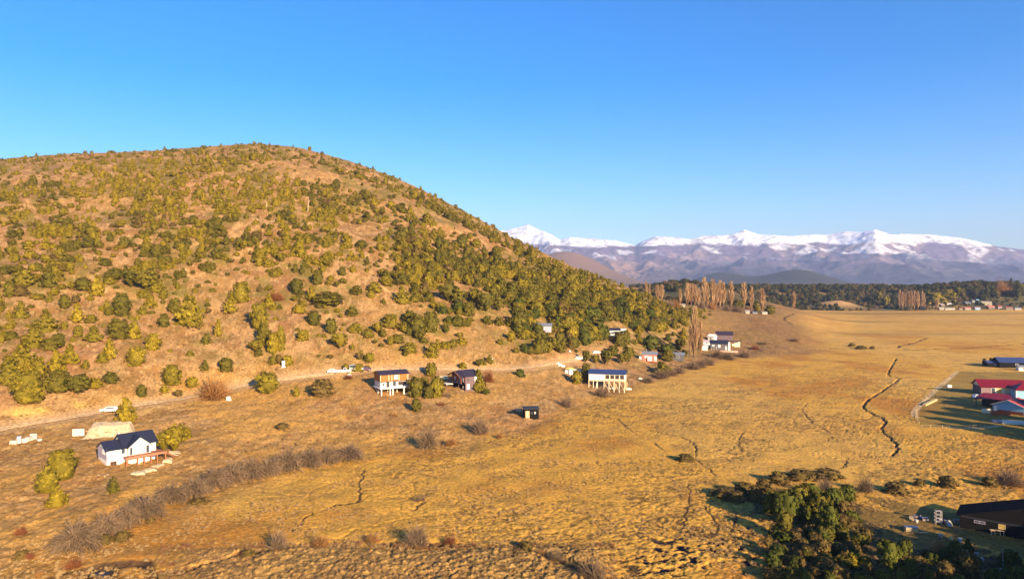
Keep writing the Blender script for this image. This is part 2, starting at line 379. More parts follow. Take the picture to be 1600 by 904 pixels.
mb = np.exp(-((X - 490) / 28) ** 2 - ((Y - 1060) / 20) ** 2); col = mixc(col, colr(0.36, 0.21, 0.09), np.clip(mb * 1.6, 0, 1))
col = mixc(col, colr(0.16, 0.10, 0.05), sst(2500, 4500, Y)); col = mixc(col, colr(.045, .045, .028), sst(3800, 4300, Y) * sst(15, 40, Z) * (X > 1100)); col = mixc(col, colr(0.25, 0.14, 0.08), np.exp(-((X - 440) / 600) ** 2 - ((Y - 6000) / 800) ** 2) * 0.9)
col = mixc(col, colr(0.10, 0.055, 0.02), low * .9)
THK_SHADE = [(1175, 765), (1225, 762), (1330, 775), (1345, 800), (1400, 850), (1540, 862), (1700, 905), (1700, 960), (1260, 960), (1235, 880), (1215, 830), (1180, 790)]
thk_shade = inside(U + 26 * (vn(X / 3, Y / 3, 141) - .5), V + 16 * (vn(X / 3, Y / 3, 142) - .5), THK_SHADE).astype(float); col = mixc(col, colr(0.055, 0.042, 0.018), thk_shade * .85)  # dark litter under the thicket, with its near-black shadow put into the colour
col = mixc(col, soil, np.clip(dsoil * 0.9 + crk * 0.2 + tmp * 0.15, 0, 1) * (1 - lawn * .5))
gi = np.arange(nr * nc).reshape(nr, nc)
quads = np.stack([gi[:-1, :-1], gi[:-1, 1:], gi[1:, 1:], gi[1:, :-1]], -1).reshape(-1, 4)
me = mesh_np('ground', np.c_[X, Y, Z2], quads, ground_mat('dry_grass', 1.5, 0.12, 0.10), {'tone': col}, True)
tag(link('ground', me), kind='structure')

# dirt road
rm = ground_mat('road_dirt', 1.4, 0.2, 0.03)
vs = []; P = road_ln
for i, (x, y) in enumerate(P):
    a = P[max(i - 1, 0)]; b = P[min(i + 1, len(P) - 1)]; tx, ty = b[0] - a[0], b[1] - a[1]; L = math.hypot(tx, ty); nx, ny = -ty / L, tx / L
    wd = 1.25 + 0.25 * math.sin(i * 1.7)
    for s in (-1, -.5, -.15, .15, .5, 1):
        xx, yy = x + nx * s * wd, y + ny * s * wd
        vs.append((xx, yy, float(base(xx, yy)) + 0.16 - (0.06 if abs(s) == .5 else 0) - (0.1 if abs(s) == 1 else 0)))
vs = np.array(vs); n = len(P); g = np.arange(n * 6).reshape(n, 6)
q = np.stack([g[:-1, :-1], g[:-1, 1:], g[1:, 1:], g[1:, :-1]], -1).reshape(-1, 4)
rc = np.tile(np.array([0.40, 0.26, 0.135]), (len(vs), 1)); rc[np.arange(len(vs)) % 6 % 5 == 0] = (0.34, 0.20, 0.085); rc[(np.arange(len(vs)) % 6 == 1) | (np.arange(len(vs)) % 6 == 4)] = (0.47, 0.32, 0.18)
tag(link('dirt_road', mesh_np('dirt_road', vs, q, rm, {'tone': rc}, True)), kind='structure')

# dark water in the ditch at the lower left
m = mat('dark_water', (0.012, 0.012, 0.010), 0.35, 0.1, 0.5, spec=0.5)
pw = [at(*p) for p in ((70, 925), (100, 897), (150, 888), (188, 890), (212, 900), (240, 930))]
b = MB(); n = len(pw); cxw = sum(p[0] for p in pw) / n; cyw = sum(p[1] for p in pw) / n
b.v = [(cxw, cyw, -0.85)] + [(p[0] + (p[0] - cxw) * .1, p[1] + 1.0, -0.85) for p in pw]; b.f = [(0, i + 1, (i + 1) % n + 1)[::-1] for i in range(n)]
tag(b.build('water', m), kind='structure')

# ------------------------------------------------------------------ snow mountains
uc = np.arange(560, 2100, 2.2); ym = np.linspace(6900, 13800, 230)
sil = [(400, 372), (700, 366), (790, 360), (812, 354), (825, 350), (845, 360), (862, 366), (875, 374), (890, 370), (930, 373), (960, 375), (992, 383), (1005, 376), (1025, 369), (1060, 371), (1080, 373), (1100, 368), (1140, 367), (1163, 359), (1185, 366), (1230, 368), (1290, 366), (1320, 361), (1345, 362), (1368, 358), (1390, 366), (1430, 365), (1460, 367), (1500, 371), (1530, 378), (1560, 385), (1600, 390), (1700, 397), (1900, 402), (2200, 410)]
KM = (uc - CX) / F; XM = (KM[None, :] * ym[:, None]); YMg = np.repeat(ym[:, None], len(uc), 1); Um = np.repeat(uc[None, :], len(ym), 0)
dcm = 11000 + 900 * sst(900, 820, Um) * 1.0 - 500 * np.exp(-((Um - 1368) / 40) ** 2)
cr = CH + (HY - np.interp(Um, [p[0] for p in sil], [p[1] for p in sil])) / F * dcm
t = np.clip((YMg - 7000) / (dcm - 7000), 0, 1)
prof = 0.62 * t ** 1.25 + 0.38 * sst(0.70, 1.0, t)
rg = ridged(XM / 1700 + .3 * fbm(XM / 900, YMg / 900, 2, 3), YMg / 2300, 6, 101) - 0.42
rg2 = ridged(XM / 520, YMg / 900, 4, 111) - 0.4
ZM = cr * prof + (rg * 520 + rg2 * 170) * t ** 0.8 * (1 - t) ** 0.75 * 2.1
ZM = ZM + (1 - t) * t * 90 * np.exp(-((Um - 1000) / 90) ** 2)
back = np.clip((YMg - dcm) / 2500, 0, 1); ZM = np.where(YMg > dcm, cr * (1 - 0.9 * back) , ZM) - 15 * (t < 0.02)
ZM += (fbm(XM / 120, YMg / 120, 3, 121) - 0.5) * 34 * np.clip(t * 3, 0, 1) * .6
gy, gx = np.gradient(ZM, axis=0) / 30.0, np.gradient(ZM, axis=1) / (2.2 / F * YMg)
steep = np.hypot(gx, gy)
sn = (ZM - 590 - 65 * (fbm(XM / 420, YMg / 700, 4, 131) - 0.5) * 2) / 30 - .5 * np.clip(steep - 1.0, 0, 1) * 2.2
patch = sst(0.585, 0.64, fbm(XM / 330, YMg / 230, 4, 133)) * sst(260, 460, ZM) * 0.6
snow = np.clip(np.maximum(np.clip(sn, 0, 1), patch), 0, 1)
rock = np.array([0.125, 0.09, 0.145]); wood = np.array([0.028, 0.032, 0.045]); bare = np.array([0.22, 0.16, 0.175])
fr = fbm(XM / 500, YMg / 500, 4, 137)
cm_ = rock + (bare - rock) * sst(0.5, 0.68, fr)[..., None]
wf = np.clip((1 - sst(90, 420, ZM + 160 * (fr - .5))) , 0, 1); cm_ = cm_ + (wood - cm_) * (wf * .85)[..., None]
tanh_ = np.exp(-((Um - 960) / 60) ** 2) * (1 - sst(250, 420, ZM)); cm_ = cm_ + (np.array([0.34, 0.20, 0.13]) - cm_) * (tanh_ * 0.8)[..., None]
rocky = sst(0.55, 0.62, fbm(XM / 110, YMg / 60, 4, 139, .6)) * np.clip(steep * 1.8, 0, 1)
snow = snow * (1 - rocky * 0.6 * sst(.35, .6, fbm(XM / 600, YMg / 400, 2, 143)))
cm_ = cm_ + (np.array([0.88, 0.88, 0.90]) - cm_) * snow[..., None]
gm = np.arange(XM.size).reshape(XM.shape); qm = np.stack([gm[:-1, :-1], gm[:-1, 1:], gm[1:, 1:], gm[1:, :-1]], -1).reshape(-1, 4)
mm = ground_mat('mountain_rock', 0.012, 0.002, 3.0)
tag(link('mountain_range', mesh_np('mountain_range', np.c_[XM.ravel(), YMg.ravel(), ZM.ravel()], qm, mm, {'tone': cm_.reshape(-1, 3)}, True)), kind='structure')
# ------------------------------------------------------------------ plants: shapes
def tri_soup(cen, nrm, size, rs, asp=1.0):
    n = len(cen); a = np.cross(nrm, rs.normal(size=(n, 3))); a /= np.linalg.norm(a, axis=1)[:, None] + 1e-9
    b = np.cross(nrm, a); s = size[:, None]
    v = np.stack([cen + a * s * asp, cen - a * s * .5 * asp + b * s * .8, cen - a * s * .5 * asp - b * s * .8], 1).reshape(-1, 3)
    return v, np.arange(3 * n).reshape(-1, 3)
def crown_mesh(name, m, seed, kind, nc=70, nl=16, ls=0.05):
    """unit crown: width 1, height 1, foot at 0; leaf sized faces gathered in clumps with gaps between"""
    rs = np.random.RandomState(seed); cs = []; cr = []
    lob = [(rs.uniform(0, 6.28), rs.uniform(0.15, 0.85), rs.uniform(.75, 1.25)) for _ in range(7)]
    for i in range(nc):
        th = rs.uniform(0, 2 * math.pi)
        if kind == 'cone':
            z = rs.beta(1.1, 1.5) * 0.93 + 0.02; R = 0.5 * (1 - z) ** 0.6 * (0.75 + 0.35 * min(1, z * 6)) * (0.84 + 0.26 * math.sin(z * 27 + 2 * math.sin(th * 2 + seed)))
            rr = R * rs.uniform(0.55, 1.12); c = 0.085 * (1.25 - z)
        elif kind == 'oval':
            z = rs.uniform(0.05, 0.95); R = 0.5 * math.sqrt(max(0, 1 - ((z - 0.42) / 0.60) ** 2)) if z > .42 else 0.5 * (0.72 + 0.28 * z / .42)
            rr = R * rs.uniform(0.55, 0.97); c = 0.10; rr *= rs.uniform(.85, 1.15)
        elif kind == 'tree':
            k = rs.randint(5); q = lob[k]; a0 = q[0]; cz = 0.35 + 0.5 * q[1]; cxr = 0.24
            p = rs.normal(size=3); p /= np.linalg.norm(p); p *= 0.23 * q[2] * rs.uniform(.75, 1)
            cs.append((cxr * math.cos(a0) * 1.0 + p[0], cxr * math.sin(a0) + p[1], min(.95, max(.08, cz + p[2])))); cr.append(0.075); continue
        else:  # mound
            z = rs.uniform(0.0, 0.92); R = 0.5 * math.sqrt(max(0.02, 1 - z ** 1.9))
            rr = R * rs.uniform(0.55, 1.12); c = 0.11
        for (a, zz, q) in lob:
            if math.cos(th - a) > 0.6: rr *= 1 + (q - 1) * 0.55 * (1 - abs(z - zz))
        cs.append((rr * math.cos(th), rr * math.sin(th), z)); cr.append(c * rs.uniform(.7, 1.25))
    cs = np.array(cs); cr = np.array(cr)
    tint = rs.uniform(0.5, 1.45, len(cs)) 
    cc = np.repeat(cs, nl, 0); p = rs.normal(size=cc.shape); p /= np.linalg.norm(p, axis=1)[:, None]
    rr = np.repeat(cr, nl) * rs.uniform(.45, 1.05, len(cc)); cen = cc + p * rr[:, None] * np.array([1, 1, .8]); cen[:, 2] = np.maximum(cen[:, 2], -0.02)
    out = cen - np.array([0, 0, 0.35]); out /= np.linalg.norm(out, axis=1)[:, None] + 1e-6
    nn = out * 0.8 + p * 0.7 + rs.normal(size=cc.shape) * 0.35 + np.array([0, 0, .15]); nn /= np.linalg.norm(nn, axis=1)[:, None]
    v, f = tri_soup(cen, nn, ls * rs.uniform(.6, 1.3, len(cen)), rs, 1.2)
    tt = np.repeat(np.repeat(tint, nl) * rs.uniform(.8, 1.2, len(cc)), 3)
    # inner mass of twigs and leaves
    L = 9; M = 6; vv = []; ff = []
    for j in range(M + 1):
        z = 0.02 + 0.86 * j / M
        R = {'cone': 0.30 * (1 - z) ** .8, 'oval': 0.36 * math.sqrt(max(0, 1 - ((z - .42) / .55) ** 2)) + .01, 'tree': 0.24 * math.sqrt(max(0, 1 - ((z - .55) / .4) ** 2)) + .015}.get(kind, 0.38 * math.sqrt(max(0, 1 - z ** 2)))
        for k in range(L):
            a = 6.283 * k / L; q = R * (0.85 + 0.3 * rs.rand()); vv.append((q * math.cos(a), q * math.sin(a), z))
    for j in range(M):
        for k in range(L):
            a = j * L + k; b = j * L + (k + 1) % L; ff += [(a, b, b + L), (a, b + L, a + L)]
    vv = np.array(vv); ff = np.array(ff) + len(v)
    return mesh_np(name, np.r_[v, vv], np.r_[f, ff], m, {'tint': np.r_[tt, np.full(len(vv), .8)]})

def strands_mesh(name, m, seed, kind, n=420, th=0.006):
    """bare crowns: many thin tapering twigs and a few limbs"""
    rs = np.random.RandomState(seed); V = []; Fc = []; T = []
    def strip(pts, w, tint):
        pts = np.array(pts); k = len(pts); d = np.gradient(pts, axis=0); s = rs.normal(size=3); side = np.cross(d, s); side /= np.linalg.norm(side, axis=1)[:, None] + 1e-9
        ww = (w * np.linspace(1, 0.35, k))[:, None]; b = len(V)
        for a in range(k): V.append(pts[a] + side[a] * ww[a]); V.append(pts[a] - side[a] * ww[a]); T.append(tint); T.append(tint)
        for a in range(k - 1): i = b + 2 * a; Fc.append((i, i + 1, i + 3)); Fc.append((i, i + 3, i + 2))
    for i in range(n):
        a = rs.uniform(0, 6.283); ti = rs.uniform(.7, 1.25)
        if kind == 'poplar':
            z0 = rs.uniform(0.02, 0.85); r0 = 0.03; L = rs.uniform(.2, .42) * (1.05 - z0 * .7)
            env = 0.5 * (min(1, z0 * 5 + .35)) * (1 - z0 ** 2.2 * .75)
            p = [(r0 * math.cos(a), r0 * math.sin(a), z0)]; q = env * rs.uniform(.05, .78)
            for s in (.35, .7, 1.0): p.append((q * s ** .8 * math.cos(a), q * s ** .8 * math.sin(a), min(1.0, z0 + L * s)))
            strip(p, th * 2.6, ti)
        elif kind == 'willow':
            el = math.asin(rs.uniform(.1, 1.0)); R = rs.uniform(.6, 1.0) * (.8 + .28 * math.sin(a * 3 + seed) * math.cos(el)); c0 = np.array([.03 * math.cos(a), .03 * math.sin(a), .28])
            d = np.array([math.cos(a) * math.cos(el) * .52, math.sin(a) * math.cos(el) * .52, math.sin(el) * .72]); kx = rs.normal(size=3) * .04; dr_ = rs.uniform(.12, .55)
            f_ = lambda s: c0 + d * R * s + kx * s * s - np.array([0, 0, dr_ * s ** 2.4 * R])
            p = [f_(s) for s in (.2, .45, .7, .88, 1.0)]; p = [(q[0], q[1], max(.02, q[2])) for q in p]; strip(p, th * 1.3, ti)
            for kk in range(3):
                s0 = rs.uniform(.45, .95); q0 = f_(s0); dd = rs.normal(size=3) * .07 + d * .12 - np.array([0, 0, .05]); strip([(q0[0] + dd[0] * w_, q0[1] + dd[1] * w_, max(.02, q0[2] + dd[2] * w_ - .04 * w_ * w_)) for w_ in (0, .5, 1)], th * .8, ti * rs.uniform(.7, 1.3))
        elif kind == 'never':
            sec = .62 + .38 * abs(math.sin(a * 2.5 + seed)); ra = rs.uniform(0.02, .30); top = rs.uniform(.5, 1.0) * (1 - .25 * rs.rand() * (ra / .3)) * (.7 + .3 * sec); R = rs.uniform(.2, .56) * (.75 + .3 * sec); b0 = a + rs.normal() * .5
            p0 = np.array([ra * math.cos(a), ra * math.sin(a), top * .8]); p = [p0]
            for s in (.25, .5, .75, 1): 
                rr = ra + (R - ra) * s ** .75; p.append((rr * math.cos(b0), rr * math.sin(b0), top * (.8 + .4 * s - s * s * rs.uniform(.35, 1.15)) if s > .2 else top))
            p = [(x, y, max(0.02, z)) for x, y, z in p]; strip(p, th, ti)
        else:
            el = math.asin(rs.uniform(.08, 1.0)); R = rs.uniform(.5, 1.0) * (.8 + .25 * math.sin(a * 3 + seed)); c0 = rs.uniform(.0, .12)
            dirv = np.array([math.cos(a) * math.cos(el) * .5, math.sin(a) * math.cos(el) * .5, math.sin(el)]); st = rs.uniform(.1, .5)
            kx = rs.normal(size=3) * .05; p = [np.array([c0 * math.cos(a), c0 * math.sin(a), 0]) + dirv * st]
            for s in (.33, .66, 1): p.append(dirv * (st + (R - st) * s) + kx * s * (1 + s) + np.array([0, 0, .04 * s]))
            p = [(q[0], q[1], max(0.0, q[2])) for q in p]; strip(p, th, ti)
    return mesh_np(name, np.array(V), np.array(Fc), m, {'tint': np.array(T)})
def trunk_mesh(name, m, seed, kind):
    r = random.Random(seed); b = MB()
    if kind == 'poplar':
        b.bar((0, 0, -.03), (0, 0, .5), .07, 6, .04); b.bar((0, 0, .5), (0, 0, .96), .04, 5, .008)
    elif kind in ('bush', 'willow'):
        top = .62 if kind == 'willow' else .12
        if kind == 'willow': b.bar((0, 0, -.05), (.02, .01, .34), .05, 6, .036)
        else: b.bar((0, 0, -.06), (0, 0, .14), .035, 5, .03)
        for i in range(8):
            a = i * .785 + r.uniform(-.3, .3); z = r.uniform(.55, .8); q = r.uniform(.14, .30)
            s0 = (.02, .01, .33) if kind == 'willow' else (0, 0, .12)
            mid = (q * .5 * math.cos(a), q * .5 * math.sin(a), s0[2] + (z - s0[2]) * .6)
            b.bar(s0, mid, .022, 4, .014); b.bar(mid, (q * math.cos(a), q * math.sin(a), z), .014, 4, .005)
    else:
        top = {'cone': .85, 'oval': .6, 'tree': .55}.get(kind, .35)
        b.bar((0, 0, -.08), (.01, 0, .2), .045, 6, .034); b.bar((.01, 0, .2), (0, .01, top), .034, 5, .01)
        for i in range(6):
            a = i * 1.05 + r.uniform(-.3, .3); z = r.uniform(.12, top * .8); q = .28 if kind != 'cone' else .3 * (1 - z)
            b.bar((.005, 0, z), (q * math.cos(a), q * math.sin(a), z + .1), .016, 4, .005)
    me = bpy.data.meshes.new(name); me.from_pydata(b.v, [], b.f); me.materials.append(m); me.update(); return me

TONES = {
    'olive': ('olive green', leaf_mat('leaf_olive', (0.1751, 0.1351, 0.0124), (0.2203, 0.1622, 0.0136))),
    'yellow': ('yellow green', leaf_mat('leaf_yellow', (0.2255, 0.1659, 0.0121), (0.275, 0.1945, 0.0143))),
    'dark': ('dark green', leaf_mat('leaf_dark', (0.1058, 0.0897, 0.0115), (0.1495, 0.1172, 0.0126))),
    'deep': ('deep green', leaf_mat('leaf_deep', (0.066, 0.0755, 0.011), (0.1045, 0.103, 0.0121))),
    'brown': ('brownish olive', leaf_mat('leaf_brown', (0.13, 0.085, 0.022), (0.17, 0.11, 0.03))),
    'rust': ('rust red', leaf_mat('twig_rust', (0.22, 0.075, 0.028), (0.27, 0.10, 0.035))),
    'orange': ('orange brown', leaf_mat('twig_orange', (0.33, 0.16, 0.05), (0.38, 0.18, 0.06))),
    'grey': ('grey brown', leaf_mat('twig_grey', (0.17, 0.112, 0.068), (0.23, 0.15, 0.09))),
    'pink': ('pale tan', leaf_mat('twig_tan', (0.37, 0.225, 0.115), (0.46, 0.29, 0.15))),
    'far': ('dark green', leaf_mat('leaf_far', (0.035, 0.040, 0.012), (0.075, 0.070, 0.018))),
}
bark = mat('bark', (0.17, 0.11, 0.075), .9, .2, 6)
_mc = {}
def get_mesh(kind, tone, var):
    k = (kind, tone, var)
    if k not in _mc:
        base_k = (kind, None, var)
        if base_k not in _mc:
            sd_ = var * 17 + 5; m0 = TONES['olive'][1]
            if kind == 'cone': me = crown_mesh('crown', m0, sd_, 'cone', 120, 14, .052)
            elif kind == 'oval': me = crown_mesh('crown', m0, sd_, 'oval', 100, 15, .054)
            elif kind == 'mound': me = crown_mesh('crown', m0, sd_, 'mound', 90, 15, .056)
            elif kind == 'tree': me = crown_mesh('crown', m0, sd_, 'tree', 120, 17, .044)
            elif kind == 'willow': me = strands_mesh('crown', m0, sd_, 'willow', 560, .0062)
            elif kind == 'poplar': me = strands_mesh('crown', m0, sd_, 'poplar', 520, .010)
            else: me = strands_mesh('crown', m0, sd_, 'bush', 780, .0066)
            _mc[base_k] = me
        me = _mc[base_k].copy(); me.materials[0] = TONES[tone][1]; _mc[k] = me
    return _mc[k]
def get_trunk(kind, var=0):
    k = ('trunk', kind, var)
    if k not in _mc: _mc[k] = trunk_mesh('trunk', bark, var, kind)
    return _mc[k]
KINDN = {'cone': ('conifer_tree', 'pointed conifer', 'conifer'), 'oval': ('evergreen_tree', 'rounded evergreen tree', 'tree'), 'mound': ('evergreen_shrub', 'low spreading shrub', 'shrub'),
         'tree': ('leafy_tree', 'lumpy crowned tree', 'tree'), 'willow': ('bare_willow', 'bare drooping willow', 'tree'), 'bush': ('bare_bush', 'bare twiggy bush', 'bush'), 'poplar': ('poplar_tree', 'bare columnar poplar', 'poplar')}
LM = [('the navy roofed house', 200, 700), ('the lone white car', 170, 641), ('the orange bare tree', 335, 605), ('the tall utility box', 443, 570),
      ('the timber house', 612, 595), ('the dark gabled house', 727, 597), ('the black cabin', 825, 643), ('the blue roofed house', 950, 588), ('the white wooded house', 955, 517),
      ('the tall poplar', 1086, 520), ('the green tree clump', 1255, 800), ('the lowest tree clump', 1300, 885), ('the grey house complex', 1125, 533), ('the maroon roofed house', 1565, 612), ('the dark barn', 1560, 800), ('the junk pile', 1450, 808), ('the parked vehicles', 545, 578), ('the small pink house', 1016, 555)]
AUTO = []
def where(u, v, wpx=0):
    if u < 0: return 'just beyond the left edge of the photo'
    if v < 455 and u < 1000:
        yc = np.interp(u, [p[0] for p in YS], [p[1] for p in YS]); f = (v - yc) / (590 - yc)
        col_ = ['at the far left', 'left of the middle', 'in the middle', 'right of the middle', 'on the descending right shoulder'][min(4, int(u / 200))]
        return ('along the crest' if f < .07 else 'just under the crest' if f < .2 else 'high on the hillside' if f < .4 else 'halfway up the hillside' if f < .62 else 'on the lower hillside') + ' ' + col_
    if v < 500 and u >= 1000: return 'far behind, ' + ('left of the distant poplars' if u < 1060 else 'among the distant poplars' if u < 1260 else 'at the plain edge')
    b = min(LM, key=lambda q: math.hypot((q[1] - u), (q[2] - v) * 1.5)); dx, dy = u - b[1], v - b[2]
    far_ = math.hypot(dx, dy) > 75
    if abs(dx) > abs(dy) * 1.3: r = 'right of' if dx > 0 else 'left of'
    else: r = ('below' if dy > 0 else 'above')
    if 0.55 < abs(dx) / (abs(dy) + 1e-6) < 1.8: r = ('below' if dy > 0 else 'above') + ' and ' + ('right of' if dx > 0 else 'left of')
    return ('well ' if far_ else 'close ') + r + ' ' + b[0]
def plant(kind, tone, u, v, wpx, hpx, label=None, group=None, var=None, rnd=random.Random(5), xyz=None, simple=False):
    if xyz is None: x, y, z = at(u, v)
    else: x, y, z = xyz
    W = wpx * y / F; H = hpx * y / F; nm, desc, cat = KINDN[kind]
    var = rnd.randrange(3) if var is None else var
    size = 'small' if max(wpx, hpx) < 16 else 'big' if max(wpx, hpx) > 38 else 'mid-sized'
    auto = label is None
    e_ = None
    if simple:
        e_ = link(nm, get_mesh(kind, tone, var)); e_.location = (x, y, z - .03 * H)
    else:
        e_ = empty(nm, (x, y, z - .03 * H)); link('crown', get_mesh(kind, tone, var), e_); link('trunk', get_trunk(kind, var), e_)
    e_.rotation_euler = (0, 0, rnd.uniform(0, 6.28)); e_.scale = (W, W * rnd.uniform(.85, 1.15), H)
    tag(e_, label, cat, group)
    if auto: AUTO.append((e_, kind, tone, u, v, wpx, hpx))
    return e_
o_, y_, d_, g_, b_ = 'olive', 'yellow', 'dark', 'deep', 'brown'
HAND = [  # kind, tone, u, foot v, width px, height px (photo pixels)
 ('oval', d_, 15, 464, 18, 26), ('mound', o_, 37, 446, 32, 28), ('cone', o_, 82, 441, 36, 38), ('mound', d_, 130, 452, 26, 20), ('cone', y_, 152, 461, 22, 36),
 ('tree', d_, 205, 450, 34, 32), ('tree', d_, 228, 454, 40, 38), ('mound', o_, 244, 456, 26, 22), ('oval', d_, 101, 481, 19, 22), ('cone', o_, 32, 497, 24, 30),
 ('oval', d_, 190, 493, 31, 38), ('mound', o_, 223, 492, 16, 13), ('cone', o_, 297, 508, 42, 54), ('oval', d_, 272, 489, 20, 24), ('cone', o_, 72, 518, 36, 34), ('cone', y_, 120, 502, 22, 32),
 ('oval', d_, 186, 528, 38, 32), ('mound', y_, 209, 528, 20, 26), ('oval', d_, 256, 511, 18, 22), ('oval', o_, 376, 472, 28, 34), ('cone', y_, 360, 488, 26, 30), ('cone', y_, 341, 524, 15, 28),
 ('cone', o_, 52, 542, 34, 36), ('oval', d_, 91, 541, 20, 22), ('cone', o_, 145, 533, 26, 26), ('oval', o_, 122, 526, 15, 18), ('oval', y_, 239, 548, 25, 28), ('cone', y_, 170, 560, 25, 34), ('mound', o_, 160, 566, 18, 14),
 ('oval', y_, 212, 571, 27, 30), ('cone', o_, 35, 573, 44, 40), ('cone', o_, 61, 587, 30, 34), ('cone', y_, 110, 568, 28, 34), ('cone', y_, 88, 582, 30, 38), ('oval', o_, 268, 601, 28, 33), ('oval', d_, 353, 581, 22, 23),
 ('oval', o_, 44, 628, 50, 50), ('mound', d_, 90, 609, 42, 34), ('tree', d_, 122, 617, 40, 36), ('cone', o_, 12, 600, 42, 48), ('mound', d_, 173, 598, 22, 18), ('oval', d_, 221, 620, 18, 20), ('cone', y_, 196, 657, 33, 40),
 ('oval', o_, 405, 513, 30, 44), ('oval', d_, 412, 536, 22, 32), ('oval', y_, 427, 551, 20, 34), ('oval', o_, 439, 548, 15, 42), ('oval', d_, 497, 444, 20, 24), ('cone', y_, 486, 468, 18, 25), ('mound', d_, 513, 474, 46, 20), ('oval', d_, 535, 430, 13, 14),
 ('mound', d_, 437, 483, 9, 9), ('oval', d_, 490, 508, 22, 24), ('oval', d_, 518, 521, 18, 25), ('mound', d_, 550, 493, 18, 15), ('mound', o_, 585, 456, 22, 17), ('mound', d_, 557, 459, 20, 14), ('cone', o_, 628, 474, 24, 30),
 ('oval', d_, 673, 518, 30, 34), ('tree', d_, 651, 513, 30, 26), ('mound', d_, 640, 503, 24, 20), ('mound', o_, 610, 511, 26, 22), ('mound', o_, 632, 517, 22, 16), ('tree', o_, 531, 545, 27, 28), ('mound', o_, 575, 526, 18, 14), ('oval', o_, 610, 538, 12, 14),
 ('mound', o_, 640, 551, 24, 18), ('mound', d_, 633, 556, 9, 8), ('oval', o_, 577, 566, 17, 16), ('mound', o_, 708, 541, 13, 12), ('oval', o_, 674, 586, 19, 21), ('oval', o_, 418, 612, 32, 33), ('mound', b_, 503, 617, 36, 28),
 ('oval', d_, 650, 619, 25, 32), ('oval', o_, 682, 620, 26, 34), ('oval', d_, 669, 622, 15, 20), ('mound', o_, 663, 604, 16, 16), ('oval', d_, 650, 642, 19, 21),
 ('tree', d_, 700, 471, 38, 32), ('tree', d_, 713, 476, 34, 30), ('oval', d_, 732, 493, 22, 24), ('tree', d_, 760, 487, 36, 34), ('tree', d_, 741, 474, 30, 26), ('tree', d_, 778, 486, 26, 26), ('mound', d_, 762, 506, 17, 14), ('mound', d_, 780, 507, 16, 13), ('mound', d_, 796, 508, 17, 13), ('oval', d_, 800, 462, 26, 24),
 ('mound', b_, 441, 669, 20, 9), ('mound', b_, 312, 787, 30, 10), ('mound', b_, 235, 817, 15, 9), ('mound', b_, 191, 843, 26, 14), ('mound', b_, 163, 848, 24, 14),
 ('mound', g_, 812, 589, 17, 14), ('oval', d_, 829, 553, 12, 13), ('mound', o_, 806, 550, 10, 8), ('oval', o_, 901, 599, 18, 22), ('oval', d_, 916, 595, 15, 30),
 ('tree', d_, 862, 548, 26, 26), ('oval', d_, 875, 550, 24, 34), ('tree', o_, 858, 552, 20, 20), ('tree', d_, 915, 566, 18, 22), ('tree', d_, 945, 569, 26, 26), ('tree', d_, 930, 568, 16, 16), ('tree', d_, 983, 566, 24, 28), ('tree', d_, 972, 568, 20, 20), ('oval', d_, 958, 556, 20, 18),
 ('tree', g_, 1040, 560, 30, 26), ('oval', d_, 1043, 563, 22, 18), ('tree', d_, 1071, 558, 14, 14), ('oval', d_, 976, 540, 24, 26), ('oval', d_, 968, 541, 18, 24), ('oval', g_, 1018, 545, 30, 22),
 ('mound', b_, 1133, 775, 40, 14), ('mound', b_, 1178, 781, 22, 24), ('mound', b_, 1217, 753, 34, 16), ('mound', b_, 1252, 748, 40, 15), ('mound', b_, 1293, 746, 44, 15), ('mound', b_, 1400, 769, 36, 17), ('mound', b_, 1480, 761, 30, 19), ('mound', b_, 1547, 758, 24, 15), ('mound', b_, 1437, 758, 16, 12),
 ('tree', g_, 1232, 822, 46, 58), ('tree', g_, 1268, 802, 38, 54), ('oval', g_, 1257, 818, 22, 30), ('tree', g_, 1296, 838, 38, 58), ('oval', g_, 1309, 795, 20, 24), ('mound', o_, 1213, 752, 18, 18), ('mound', b_, 1325, 774, 30, 18),
 ('tree', g_, 1391, 898, 38, 60), ('tree', g_, 1412, 880, 28, 44), ('oval', g_, 1492, 886, 28, 44), ('cone', g_, 1512, 868, 18, 30), ('tree', g_, 1285, 850, 30, 26), ('mound', y_, 1335, 884, 26, 22), ('mound', y_, 1350, 886, 22, 20), ('mound', g_, 1308, 862, 18, 16), ('mound', y_, 1375, 903, 16, 14), ('mound', b_, 1265, 872, 30, 24), ('mound', b_, 1290, 895, 34, 26), ('mound', b_, 1310, 905, 40, 26), ('mound', b_, 1244, 845, 24, 16), ('mound', b_, 1230, 880, 20, 14), ('mound', b_, 1354, 840, 20, 16), ('mound', b_, 1340, 862, 16, 12), ('mound', b_, 1512, 900, 34, 44), ('mound', b_, 1478, 903, 30, 26), ('mound', b_, 1450, 905, 24, 20), ('oval', g_, 1202, 800, 26, 34), ('mound', g_, 1216, 838, 26, 20), ('mound', g_, 1330, 815, 30, 18),
 ('tree', g_, 1215, 812, 40, 50), ('tree', d_, 1247, 806, 42, 54), ('tree', g_, 1264, 796, 36, 46), ('tree', d_, 1281, 816, 38, 50), ('tree', d_, 1226, 838, 38, 44), ('oval', g_, 1300, 800, 26, 40), ('mound', b_, 1165, 772, 34, 20), ('mound', b_, 1193, 768, 30, 22), ('mound', b_, 1150, 782, 30, 16),
]
rb = random.Random(77)
for i in range(62):
    for _ in range(20):
        u = rb.uniform(1195, 1360); v = rb.uniform(775, 915)
        if v > 800 + (1260 - u) * .9 and v > 778 and not (1330 < u and v < 850): break
    HAND.append((rb.choice(['mound', 'mound', 'oval', 'tree']), rb.choice([b_, b_, g_, d_]), u, v, rb.uniform(14, 34), rb.uniform(12, 28)))
